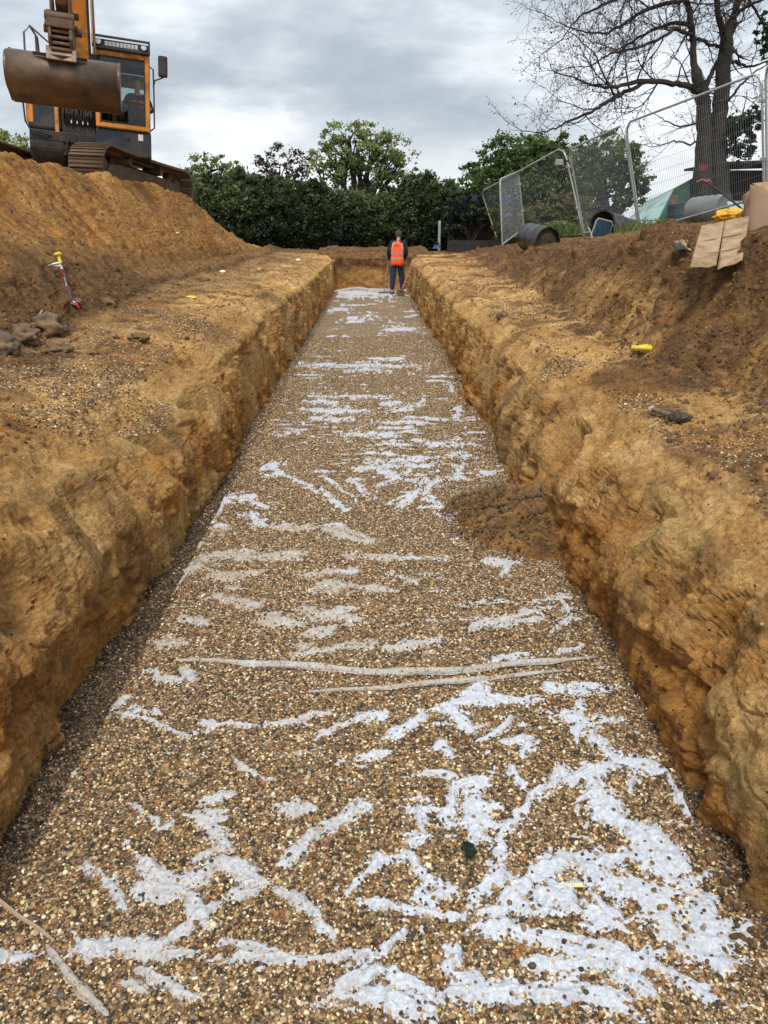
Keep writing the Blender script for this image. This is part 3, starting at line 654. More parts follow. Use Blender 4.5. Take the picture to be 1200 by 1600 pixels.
def track(sx_):
    r, L = .37, 1.46; n = 44; per = 4*L + 2*math.pi*r; sh = MB(MT)
    for i in range(n):
        s = per*i/n
        if s < 2*L: y, z, a = -L + s, 2*r, 0
        elif s < 2*L + math.pi*r: q = (s-2*L)/r; y, z, a = L + r*math.sin(q), r + r*math.cos(q), -q
        elif s < 4*L + math.pi*r: q = s-2*L-math.pi*r; y, z, a = L-q, 0, math.pi
        else: q = (s-4*L-math.pi*r)/r; y, z, a = -L - r*math.sin(q), r - r*math.cos(q), math.pi-q
        if z > 2*r-.01: z -= .03*math.sin(math.pi*(y+L)/(2*L))
        m = Matrix.Translation((sx_, y, z+.02)) @ Matrix.Rotation(a, 4, 'X')
        sh.box(-.34, .34, -.083, .083, -.012, .012, m)
        for gy in (-.07, .0, .07): sh.box(-.335, .335, gy-.008, gy+.008, .010, .036, m)
        sh.box(-.10, .10, -.085, .085, -.07, -.014, m)
    tr = sh.build('track', SHOE, ex)
    fr = MB(MT)
    for q in (-1, 1):
        pass
    fr.prism([(-1.3, .14), (1.3, .14), (1.42, .3), (1.3, .48), (.9, .52), (-.9, .52), (-1.3, .48), (-1.42, .3)], sx_-.17, sx_+.17)
    fr.prism([(-1.2, .13), (1.2, .13), (1.1, .28), (-1.1, .28)], sx_-.24, sx_+.24)
    fr.build('track_frame', STEELD, tr, bevel=.01)
    for y, rr, nm in ((-L, .31, 'idler'), (L, .33, 'sprocket')):
        pr = [(.05, -.13), (rr*.55, -.13), (rr*.6, -.06), (rr*.9, -.06), (rr, -.04), (rr, .04), (rr*.9, .06), (rr*.6, .06), (rr*.55, .13), (.05, .13)]
        MB(MT).lathe(pr, 20, Matrix.Translation((sx_, y, .39)) @ Matrix.Rotation(R(90), 4, 'Y')).build(nm, STEELD, tr, 1)
    for y in (-.62, .62):
        MB(MT).lathe([(.03, -.2), (.075, -.2), (.085, -.1), (.085, .1), (.075, .2), (.03, .2)], 14, Matrix.Translation((sx_, y, .62)) @ Matrix.Rotation(R(90), 4, 'Y')).build('carrier_roller', STEELD, tr, 1)
    for k in range(6):
        MB(MT).lathe([(.03, -.22), (.09, -.22), (.1, -.1), (.1, .1), (.09, .22), (.03, .22)], 12, Matrix.Translation((sx_, -1.05+.42*k, .15)) @ Matrix.Rotation(R(90), 4, 'Y')).build('track_roller', STEELD, tr, 1)
track(-1.18); track(1.18)
u = MB(MT); u.prism([(-.7, .3), (.7, .3), (.55, .62), (-.55, .62)], -1.05, 1.05); u.lathe([(.1, .55), (.62, .55), (.62, .82), (.1, .82)], 28); u.build('undercarriage', STEELD, ex, bevel=.02)
h = MB(MH)      # revolving deck and lower body
h.prism([(-1.15, .84), (1.3, .84), (1.3, 1.02), (-1.15, 1.02)], -.98, 1.16)
h.build('deck', BLACK, ex, bevel=.02)
b = MB(MH); b.box(-1.0, -.42, -1.12, 1.2, 1.03, 1.98); b.build('side_locker', NAVY, ex, bevel=.05)
b = MB(MH); b.box(-1.02, -.90, -1.135, -1.02, 1.12, 1.99); b.build('corner_post', ORANGE, ex, bevel=.015)
b = MB(MH); b.box(-.53, -.46, -1.15, -.9, 1.0, 1.99); b.build('corner_post', ORANGE, ex, bevel=.01)
b = MB(MH); b.box(-.85, -.6, -1.13, -1.118, 1.5, 1.6); b.build('air_vent', BLACK, ex, bevel=.004)
b = MB(MH); b.prism([(-1.02, .52), (-.7, .46), (1.0, .5), (1.2, .8), (1.2, 1.0), (-1.14, 1.0), (-1.14, .72)], -.99, -.36); b.build('lower_fairing', BLACK, ex, bevel=.06)
b = MB(MH)
b.prism([(1.2, .85), (1.75, 1.0), (1.85, 1.3), (1.75, 1.95), (1.2, 2.0)], -.98, 1.1); b.build('counterweight', NAVY, ex, bevel=.06)
b = MB(MH); b.box(-.42, 1.1, .5, 1.2, 1.03, 1.68); b.build('engine_hood', ORANGE, ex, bevel=.04)
# boom foot, hoses and valves in the middle bay
b = MB(MH); b.box(-.40, .16, -.75, .5, .9, 1.75); b.build('boom_tower', ORANGE, ex, bevel=.02)
b = MB(MH)
for x_ in (-.40, -.33, .09, .16): b.box(x_-.02, x_+.02, -1.08, -.55, 1.15, 1.85)
b.box(-.42, .18, -1.1, -.6, .62, 1.2); b.build('boom_bracket', BLACK, ex, bevel=.015)
random.seed(3)
b = MB(MH)
for k in range(16):
    x_ = -.36+.033*k; b.tube([(x_, -1.12, 1.18), (x_+random.uniform(-.03, .03), -1.22, 1.32), (x_+random.uniform(-.06, .06), -1.2, 1.5), (x_+random.uniform(-.05, .05), -1.0, 1.62), (x_, -.8, 1.5)], .016, 6)
for k in range(5): b.tube([(-.38+.13*k, -1.12, 1.1), (-.3+.13*k, -1.18, .9), (-.36+.14*k, -1.14, .72)], .02, 6)
b.build('hydraulic_hose', BLACK, ex, 1)
b = MB(MH)
for x_ in (-.24, -.14, -.04, .05): b.tube([(x_, -1.16, 1.18), (x_, -1.16, 1.38)], .012, 6)
b.build('hose_fitting', CHROME, ex, 1)
b = MB(MH)
for x_ in (-.24, .03):
    b.tube([(x_+.09*math.cos(a*.35), -.79, 1.5+.09*math.sin(a*.35)) for a in range(2, 17)], .018, 6)
b.build('hose_loop', BLACK, ex, 1)
# boom, stick, cylinders
MA = MH @ Matrix.Translation((-.11, 0, -.29))
BM = MB(MH); w_ = .16
BM.prism([(-.55, 1.2), (-.95, 1.55), (-1.75, 3.3), (-2.25, 4.05), (-3.2, 4.55), (-3.2, 4.8), (-2.1, 4.55), (-1.3, 3.6), (-.35, 1.5)], -.03-w_, -.03+w_)
BM.build('boom', ORANGE, ex, bevel=.02)
for x_ in (.22,):
    c1 = MB(MH).tube([(x_, -1.0, 1.25), (x_, -1.35, 2.35)], .065, 12).build('boom_cylinder', BLACK, ex, 1); MB(MH).tube([(x_, -1.35, 2.3), (x_, -1.85, 3.65)], .035, 10).build('piston_rod', CHROME, c1, 1)
c1 = MB(MH).tube([(-.29, -1.0, 1.25), (-.29, -1.35, 2.35)], .065, 12).build('boom_cylinder', BLACK, ex, 1); MB(MH).tube([(-.29, -1.35, 2.3), (-.29, -1.85, 3.65)], .035, 10).build('piston_rod', CHROME, c1, 1)
MB(MH).tube([(.14, -1.25, 1.9), (.15, -1.75, 2.9), (.16, -2.05, 3.6)], .022, 6).build('hydraulic_hose', BLACK, ex, 1)
b = MB(MA); b.prism([(-3.0, 5.6), (-3.25, 5.6), (-3.52, 3.3), (-3.62, 2.75), (-3.40, 2.62), (-3.22, 3.3)], -.09, .09); b.build('dipper_arm', pmat('worn_orange', (.40, .16, .03), .6, 0, .3, 4, .2, 30, (.05, .04, .035), .75, 4), ex, bevel=.02)
b = MB(MA).tube([(0, -3.75, 4.6), (0, -3.78, 3.35)], .075, 12).build('bucket_cylinder', BLACK, ex, 1); MB(MA).tube([(0, -3.78, 3.4), (0, -3.74, 2.95)], .04, 10).build('piston_rod', STEELD, b, 1)
b = MB(MA)
for s in (-1, 1):
    b.prism([(-3.82, 2.98), (-3.68, 3.06), (-3.42, 2.62), (-3.52, 2.5)], s*.13-.02, s*.13+.02)
    b.prism([(-3.84, 3.04), (-3.7, 3.06), (-3.66, 2.4), (-3.8, 2.38)], s*.13-.02, s*.13+.02)
for y, z in ((-3.76, 2.99), (-3.5, 2.64), (-3.74, 2.42)): b.tube([(-.24, y, z), (.24, y, z)], .05, 10)
b.tube([(-.26, -3.7, 3.35), (.2, -3.72, 3.35)], .1, 10)
b.build('bucket_linkage', STEELD, ex, bevel=.01)
b = MB(MA)      # quick coupler
for s in (-1, 1): b.prism([(-3.95, 2.52), (-3.4, 2.52), (-3.36, 2.12), (-3.5, 1.98), (-3.85, 1.98), (-4.0, 2.2)], s*.15-.025, s*.15+.025)
for z in (2.06, 2.14, 2.22, 2.30): b.box(-.15, .15, -3.97+.02*random.random(), -3.5, z-.022, z+.022)
b.box(-.19, .19, -3.99, -3.80, 2.34, 2.46); b.tube([(-.22, -3.9, 2.5), (.20, -3.9, 2.5)], .07, 10); b.tube([(-.28, -3.5, 2.42), (.28, -3.5, 2.42)], .06, 10)
b.build('quick_coupler', STEELD, ex, bevel=.012)
# wide bucket: curved shell seen from its back
arc = []
for k in range(17):
    a = R(72 + k*(265-72)/16); arc.append((-3.50 + .38*math.cos(a), 1.76 + .285*math.sin(a)))
arc = [(-3.34, 2.10)] + [(y, z) for y, z in arc] + [(-3.26, 1.40)]
RUST = NT('bucket_steel'); c_ = RUST.coord(); n_ = RUST.noise(c_, 2.4, 8, .7); m_ = RUST.noise(c_, 9, 6, .7)
col_ = RUST.ramp(n_, [(.3, (.055, .042, .034)), (.5, (.12, .085, .06)), (.68, (.20, .14, .095))]); col_ = RUST.mix(RUST.ramp(m_, [(.55, 0.), (.7, .6)]), col_, (.24, .11, .035))
RUST.b.inputs['Metallic'].default_value = .45; RUST.done(col_, RUST.ramp(m_, [(.3, .35), (.7, .65)]), RUST.bump(m_, .3, .01)); RUST = RUST.m
BW = .80
sh = MB(MA); n = len(arc)
inner = [(y+.035*(1 if y < -3.4 else .2), z) for y, z in arc]
sh.add([(s, y, z) for s in (-BW, BW) for y, z in arc] , [(i, i+1, n+i+1, n+i) for i in range(n-1)])
sh_o = sh.build('bucket', RUST, ex, 1, solid=.03)
for s in (-1, 1):
    MB(MA).prism([(-3.32, 2.13)] + [(y-.02, z) for y, z in arc[1:-1]] + [(-3.24, 1.38)], s*(BW+.015)-.02, s*(BW+.015)+.02).build('side_plate', RUST, sh_o, bevel=.005)
MB(MA).prism([(-3.95, 1.98), (-3.99, 1.90), (-3.55, 1.9), (-3.4, 2.05), (-3.45, 2.15), (-3.9, 2.1)], -.22, .22).build('mounting_ear', RUST, sh_o, bevel=.01)
MB(MA).add([(-.42, -3.86, 2.0), (.36, -3.86, 2.0), (0, -4.02, 1.96), (-.42, -3.80, 1.965), (.36, -3.80, 1.965), (0, -3.98, 1.93)], [(0, 1, 2), (5, 4, 3), (0, 2, 5, 3), (2, 1, 4, 5), (1, 0, 3, 4)]).build('wear_rib', RUST, sh_o)
MB(MA).box(-BW, BW, -3.26, -3.16, 1.38, 1.41).build('cutting_edge', STEELD, sh_o)
# cab
cx0, cx1, cy0, cy1, cz0, cz1 = .20, 1.17, -1.30, .40, 1.16, 2.46
b = MB(MH); fw = .085
b.box(cx0, cx0+fw, cy0, cy0+.08, cz0, cz1); b.box(cx1-fw, cx1, cy0, cy0+.08, cz0, cz1); b.box(cx0+fw, cx1-fw, cy0, cy0+.08, cz0, cz0+.10); b.box(cx0+fw, cx1-fw, cy0, cy0+.08, cz1-.09, cz1)
for x_, y_ in ((cx0, cy1-.09), (cx1-.07, cy1-.09), (cx1-.06, -.45), (cx0, -.45)): b.box(x_, x_+.07, y_, y_+.09, cz0, cz1)
for x_ in (cx0, cx1-.06): b.box(x_, x_+.06, cy0+.08, cy1, cz0, cz0+.10); b.box(x_, x_+.06, cy0+.08, cy1, cz1-.1, cz1)
b.box(cx0, cx1, cy1-.07, cy1, cz0, cz0+.55); b.box(cx0+.01, cx1-.01, cy1-.065, cy1-.005, cz1-.26, cz1-.01)
cab = b.build('cab_frame', ORANGE, ex, bevel=.02)
MB(MH).box(cx0+fw-.02, cx1-fw+.02, cy0-.004, cy0-.001, cz0+.02, cz0+.05).build('sill_trim', ORANGE, cab)
b = MB(MH); g_ = .018
for (x0, x1, z0, z1) in ((cx0+fw, cx0+fw+g_, cz0+.10, cz1-.09), (cx1-fw-g_, cx1-fw, cz0+.10, cz1-.09), (cx0+fw, cx1-fw, cz0+.10, cz0+.10+g_), (cx0+fw, cx1-fw, cz1-.09-g_, cz1-.09)): b.box(x0, x1, cy0-.01, cy0+.05, z0, z1)
b.box(cx0+fw, cx1-fw, cy0+.0, cy0+.03, cz0+.47, cz0+.49); b.build('window_gasket', BLACK, cab)
MB(MH).box(cx0+fw+g_, cx1-fw-g_, cy0+.012, cy0+.018, cz0+.49, cz1-.09-g_).build('windscreen', GLASS, cab)
MB(MH).box(cx0+fw+g_, cx1-fw-g_, cy0+.008, cy0+.014, cz0+.10+g_, cz0+.47).build('lower_windscreen', GLASSD, cab)
MB(MH).box(cx1-.03, cx1-.025, cy0+.09, cy1-.1, cz0+.11, cz1-.11).build('side_window', GLASS, cab)
MB(MH).box(cx0+.02, cx0+.025, cy0+.09, cy1-.1, cz0+.11, cz1-.11).build('side_window', GLASS, cab)
MB(MH).box(cx0+.08, cx1-.08, cy1-.04, cy1-.035, cz0+.56, cz1-.13).build('rear_window', GLASS, cab)
b = MB(MH); b.box(cx0+.06, cx1-.06, cy0+.12, cy1-.1, cz0-.0, cz0+.06); b.box(cx0+.08, cx1-.08, cy0+.05, cy0+.2, cz1-.22, cz1-.12); b.box(cx0+.06, cx0+.20, cy0+.3, cy1-.1, cz0+.06, cz0+.49); b.build('cab_interior', BLACK, cab, bevel=.02)
b = MB(MH); b.box(.64, 1.06, -.75, -.3, cz0+.18, cz0+.30); b.box(.68, 1.02, -.36, -.26, cz0+.30, cz0+.66); b.build('seat', BLACK, cab, bevel=.04)
for x_ in (.46, .94): MB(MH).tube([(x_, -.75, cz0+.05), (x_, -.78, cz0+.66)], .02, 6).build('control_lever', BLACK, cab, 1)
for x_ in (.6, .78): MB(MH).tube([(x_, -1.05, cz0+.05), (x_, -1.1, cz0+.34)], .018, 6).build('control_lever', BLACK, cab, 1)
b = MB(MH); b.box(cx0-.01, cx1+.01, cy0+.0, cy1, cz1+.003, cz1+.05); b.box(cx0-.02, cx0+.01, cy0-.16, cy0, cz1+.0, cz1+.2); b.box(cx1-.01, cx1+.02, cy0-.16, cy0, cz1+.0, cz1+.2); b.box(cx0-.02, cx1+.02, cy0-.17, cy0-.14, cz1+.16, cz1+.20)
b.box(cx0+.0, cx1, cy0-.10, cy0-.02, cz1+.0, cz1+.04)
b.box(cx0, cx1, cy0-.06, cy0+.0, cz1+.04, cz1+.16)
b.build('roof_visor', NAVY, cab, bevel=.008)
b = MB(MH)
for k in range(9): b.box(cx0+.20+k*.065, cx0+.20+k*.065+.055, cy0-.075, cy0-.065, cz1+.055, cz1+.13)
b.build('visor_light_bar', WHITEP, cab)
for x_ in (cx0+.07, cx1-.11): MB(MH).lathe([(.01, 0), (.04, 0), (.05, .05), (.01, .06)], 12, Matrix.Translation((x_+.02, cy0-.08, cz1+.1)) @ Matrix.Rotation(R(90), 4, 'X')).build('work_lamp', WHITEP, cab, 1)
MB(MH).box(cx0-.01, cx1+.02, -1.26, .5, .70, cz0-.005).build('cab_skirt', NAVY, ex, bevel=.03)
MB(MH).box(cx1-.22, cx1-.13, -1.268, -1.262, 1.0, 1.11).build('warning_sticker', WHITEP, ex)
MB(MH).box(cx0+.5, cx0+.6, -1.27, -1.262, .98, 1.04).build('step_plate', BLACK, ex)
b = MB(MH); b.tube([(1.17, -1.2, 1.2), (1.25, -1.26, 1.25), (1.25, -1.26, 1.8), (1.24, -1.26, 2.26), (1.17, -1.2, 2.3)], .014, 6); b.build('grab_rail', BLACK, ex, 1)
b = MB(MH); b.tube([(1.24, -1.24, 1.95), (1.27, -1.32, 2.06), (1.42, -1.36, 2.12), (1.42, -1.36, 2.2)], .014, 6); mr = b.build('mirror_arm', BLACK, ex, 1)
MB(MH).box(1.33, 1.50, -1.41, -1.33, 2.12, 2.48).build('wing_mirror', BLACK, mr, bevel=.03)
MB(MH).box(1.35, 1.48, -1.325, -1.322, 2.15, 2.45).build('mirror_glass', CHROME, mr)
b = MB(MH)
b.tube([(-1.0, -1.0, 1.75), (-1.0, -1.0, 2.62), (-.9, -.98, 2.74), (-.58, -.9, 2.52), (-.55, -.9, 1.75)], .02, 6); b.tube([(-.9, -.98, 2.74), (-.85, -.4, 2.7), (-.85, .0, 2.2), (-.85, 0, 1.95)], .02, 6)
b.tube([(-.85, -.6, 1.95), (-.85, -.6, 2.70)], .02, 6); b.tube([(-.55, -.9, 2.2), (-.2, -.9, 2.12), (-.1, -.9, 1.9)], .018, 6); b.tube([(-1.0, -1., 1.98), (-.85, -.6, 2.04), (-.65, -.75, 1.9)], .018, 6)
b.build('handrail', pmat('grey_rail', (.09, .09, .09), .5), ex, 1)
b = MB(MH); b.tube([(-1.03, -1.16, 1.95), (-1.05, -1.2, 1.4), (-1.03, -1.2, 1.12), (-.95, -1.2, .98), (-.7, -1.2, .94), (-.6, -1.15, .93)], .018, 6); b.build('guard_rail', BLACK, ex, 1)

# ================================================================== PEOPLE
def skinmesh(name, nodes, edges, mat, parent=None, sub=2):
    keys = list(nodes); me = bpy.data.meshes.new(name)
    me.from_pydata([tuple(nodes[k][0]) for k in keys], [(keys.index(a), keys.index(b)) for a, b in edges], [])
    o = bpy.data.objects.new(name, me); COL.objects.link(o)
    o.modifiers.new('skin', 'SKIN').use_smooth_shade = True
    sl = me.skin_vertices[0]
    for i, k in enumerate(keys):
        r_ = nodes[k][1]; sl.data[i].radius = r_ if isinstance(r_, tuple) else (r_, r_)
    sl.data[0].use_root = True
    md = o.modifiers.new('sub', 'SUBSURF'); md.levels = sub; md.render_levels = sub
    me.materials.append(mat)
    if parent: o.parent = parent
    return o
def chain(*ks): return list(zip(ks[:-1], ks[1:]))
SKIN = pmat('skin', (.42, .23, .15), .55, 0, .1, 8, .05); VEST = pmat('hi_vis_orange', (1.0, .115, .02), .8, 0, .1, 6, .3, 12, None)
SILVER = pmat('reflective_strip', (.34, .32, .31), .4, 0, .15, 10, 0); TROU = pmat('navy_trousers', (.014, .027, .06), .85, 0, .3, 6, .4, 14); JACK = pmat('dark_jacket', (.012, .012, .022), .85, 0, .3, 6, .4, 14)
BOOT = pmat('boot', (.04, .03, .02), .8); HATM = pmat('dark_grey_hat', (.035, .04, .035), .9, 0, .3, 10, .3, 30)
def hand_nodes(N, E, pre, wrist, d, palm_side, curl):
    d = d.normalized(); s_ = palm_side.normalized(); c = curl.normalized()
    N[pre+'palm'] = (wrist + d*.06, (.022, .034)); E.append((pre+'wrist', pre+'palm'))
    for i, (off, ln) in enumerate(((-.028, .062), (-.010, .072), (.009, .068), (.027, .054))):
        b0 = wrist + d*.09 + s_*off; N[pre+f'f{i}a'] = (b0, .0105); N[pre+f'f{i}b'] = (b0 + d*ln*.45 + c*ln*.3, .0095); N[pre+f'f{i}c'] = (b0 + d*ln*.45 + c*ln*.8, .008)
        E += chain(pre+'palm', pre+f'f{i}a', pre+f'f{i}b', pre+f'f{i}c')
    N[pre+'t1'] = (wrist + d*.045 - s_*.04, .011); N[pre+'t2'] = (wrist + d*.07 - s_*.055 + c*.025, .009); E += chain(pre+'palm', pre+'t1', pre+'t2')
def worker():
    Y = 23.6; b0 = atz(620, 459, .02); X0, Y0 = b0.x, b0.y
    V = lambda x, y, z: Vector((x, y, z))
    root = empty('person', (X0, Y0, .02), (0, 0, R(-9)), 'worker seen from behind in orange hi-vis vest, standing at the far trench end', 'person')
    N = {}; E = []
    N['pelvis'] = (V(0, .0, .92), (.12, .10)); N['waist'] = (V(.01, .0, 1.08), (.125, .095)); N['chest'] = (V(.02, .02, 1.28), (.15, .105)); N['neckb'] = (V(.03, .05, 1.45), (.065, .06)); N['neck'] = (V(.03, .085, 1.51), .05)
    N['head1'] = (V(.03, .115, 1.57), (.068, .075)); N['head2'] = (V(.03, .13, 1.64), (.075, .092)); N['head3'] = (V(.03, .12, 1.70), (.055, .07)); N['nose'] = (V(.03, .225, 1.585), .012)
    E += chain('pelvis', 'waist', 'chest', 'neckb', 'neck', 'head1', 'head2', 'head3') + [('head1', 'nose')]
    for s, n_ in ((-1, 'l'), (1, 'r')):
        hipx = .09*s; N[n_+'hip'] = (V(hipx, .0, .86), .088); N[n_+'knee'] = (V(hipx*1.35+.01, .02+.05*s, .47), .058); N[n_+'ank'] = (V(hipx*1.25+.01+.03*s, .07*s, .1), .042); N[n_+'heel'] = (V(hipx*1.25+.01+.03*s, .07*s-.03, .045), .04); N[n_+'toe'] = (V(hipx*1.35+.01+.04*s, .07*s+.16, .03), (.03, .04))
        E += chain('pelvis', n_+'hip', n_+'knee', n_+'ank', n_+'heel', n_+'toe')
        N[n_+'sh'] = (V(.02+.185*s, .03, 1.39), .062); N[n_+'elb'] = (V(.01+.26*s, .02, 1.12), .045); N[n_+'wrist'] = (V(.0+.20*s-.02, .21, .96) if s > 0 else V(-.235, .2, .93), .028)
        E += chain('chest', n_+'sh', n_+'elb', n_+'wrist')
        hand_nodes(N, E, n_, N[n_+'wrist'][0], V(-.15*s, .75, -.55), V(0, -.5, -.8), V(-s, .1, -.3))
    skinmesh('body', N, E, SKIN, root)
    sub = lambda ks, dr: {k: (N[k][0], (N[k][1][0]+dr, N[k][1][1]+dr) if isinstance(N[k][1], tuple) else N[k][1]+dr) for k in ks}
    n2 = sub(['pelvis', 'waist', 'lhip', 'lknee', 'lank', 'rhip', 'rknee', 'rank'], .034)
    for q in ('lank', 'rank'): n2[q] = (n2[q][0], .062)
    skinmesh('trousers', n2, chain('pelvis', 'lhip', 'lknee', 'lank') + chain('pelvis', 'rhip', 'rknee', 'rank') + [('pelvis', 'waist')], TROU, root)
    n3 = sub(['chest', 'waist', 'neckb', 'lsh', 'lelb', 'lwrist', 'rsh', 'relb', 'rwrist'], .026)
    skinmesh('jacket', n3, chain('chest', 'lsh', 'lelb', 'lwrist') + chain('chest', 'rsh', 'relb', 'rwrist') + [('chest', 'waist'), ('chest', 'neckb')], JACK, root)
    for q in 'lr': skinmesh('boot', {k: (N[k][0], .052 if 'toe' not in k else (.038, .05)) for k in (q+'heel', q+'ank', q+'toe')}, [(q+'heel', q+'ank'), (q+'heel', q+'toe')], BOOT, root)
    # beanie
    hd = MB(Matrix.Translation((.03, .125, 1.615)) @ Matrix.Rotation(R(-14), 4, 'X') @ Matrix.Diagonal((1, 1.18, 1, 1)))
    hd.lathe([(.088, -.05), (.098, -.03), (.098, .0), (.094, .02), (.09, .06), (.07, .1), (.035, .122), (.004, .128)], 20); hd.build('beanie', HATM, root, 1)
    # vest: an open shell of oval rings
    rings = [(.78, .185, .15, 0, .0), (.88, .182, .148, 0, 0), (1.0, .178, .14, .005, 0), (1.12, .178, .138, .01, .005), (1.25, .188, .145, .015, .015), (1.36, .178, .135, .02, .03), (1.43, .125, .095, .03, .045)]
    vs = []; n = 40
    for i, (z, rx, ry, ox, oy) in enumerate(rings):
        for k in range(n):
            a = 2*math.pi*k/n; f = 1+.03*math.sin(a*5+i)+.02*math.sin(a*9+2*i)
            vs.append(Vector((ox+rx*f*math.copysign(abs(math.cos(a))**.8, math.cos(a)), oy+ry*f*math.copysign(abs(math.sin(a))**.8, math.sin(a)), z + (.015*math.sin(a*3) if i == 0 else 0))))
    fs = [(i*n+k, i*n+(k+1) % n, (i+1)*n+(k+1) % n, (i+1)*n+k) for i in range(len(rings)-1) for k in range(n)]
    vo = MB().add(vs, fs).build('vest', VEST, root, 2, solid=.006)
    def strip(name, z0, z1, e=.006):
        out = []
        for z in (z0, z1):
            for k in range(n):
                j = max(i for i in range(len(rings)-1) if rings[i][0] <= z); t = (z-rings[j][0])/(rings[j+1][0]-rings[j][0])
                p = vs[j*n+k].lerp(vs[(j+1)*n+k], t); c = Vector((.01, .01, p.z)); out.append(p + (p-c).normalized()*e)
        MB().add(out, [(k, (k+1) % n, n+(k+1) % n, n+k) for k in range(n)]).build(name, SILVER, vo, solid=.002)
    strip('reflective_band', .955, 1.0); strip('reflective_band', 1.09, 1.135)
    for s in (-1, 1):        # braces over the shoulders
        k0 = 30 + 5*s; pts = []
        for i in range(3, 7):
            p = vs[i*n+k0+(s*0)]; pts.append(p + Vector((0, -.008, 0)))
        o_ = []
        for p in pts: o_ += [p + Vector((-.02, 0, 0)), p + Vector((.02, 0, 0))]
        MB().add(o_, [(2*i, 2*i+1, 2*i+3, 2*i+2) for i in range(3)]).build('reflective_brace', SILVER, vo, solid=.003)
    mk = MB(); random.seed(5)
    for k in range(5): mk.box(-.05+k*.028, -.033+k*.028, -.148, -.140, 1.33, 1.36)
    mk.build('back_print', BOOT, vo)
    # garden rake held in the left hand
    a = Vector((-.235, .27, .9)); wr = Vector((X0, Y0, .02)) + a
    foot = atz(600, 458, .03); d = (wr-foot).normalized(); rk = empty('levelling_rake', foot, (0, 0, 0), 'long thin levelling rake held upright by the worker, beside his left leg', 'rake')
    MB().tube([Vector((0, 0, .02)), d*1.35], .015, 8).build('handle', pmat('grey_metal', (.28, .28, .27), .45, .3), rk, 1)
    b = MB(); b.box(-.17, .17, -.012, .012, .0, .03); [b.box(-.165+.03*k, -.157+.03*k, -.01, .01, -.05, .0) for k in range(12)]; b.build('rake_head', STEELD, rk)
    return root
worker()
def leaning(name, top, bot, label, cat, head):
    d = top-bot; r_ = empty(name, bot, (0, 0, 0), label, cat); u_ = d.normalized()
    MB().tube([u_*.28, u_*d.length*.6, d], .019, 8).build('handle', pmat('wood_handle', (.38, .17, .07), .6), r_, 1)
    sd_ = u_.cross(Vector((0, 1, 0))).normalized(); nn = sd_.cross(u_)
    Mx = Matrix((sd_.to_4d(), u_.to_4d(), nn.to_4d(), (0, 0, 0, 1))).transposed(); Mx[3] = (0, 0, 0, 1)
    b = MB(Mx); pts = [(-.12, .27), (.12, .27), (.12, .08), (.07, .02), (0, -.01), (-.07, .02), (-.12, .08)]
    b.add([(x, y, .03*abs(x)/.12) for x, y in pts] + [(x, y, .03*abs(x)/.12-.006) for x, y in pts], [(0, 1, 2, 3, 4, 5, 6), (13, 12, 11, 10, 9, 8, 7)]); b.build('blade', STEELD, r_)
    b = MB(Mx); b.tube([(0, .2, .0), (0, .34, 0)], .024, 8); b.build('socket', STEELD, r_, 1)
    b = MB(Mx); L = d.length; b.tube([(-.06, L+.1, 0), (.06, L+.1, 0)], .016, 8); b.tube([(0, L, 0), (-.05, L+.09, 0)], .012, 6); b.tube([(0, L, 0), (.05, L+.09, 0)], .012, 6); b.build('grip', BLACK, r_, 1)
leaning('shovel', Vector((1.22, 23.9, .98)), atz(624, 462, .03)+Vector((0, 0, 0)), 'wooden shafted shovel leaning against the right trench wall, beside the worker', 'shovel', 0)
b0 = atz(616, 464, .02); 
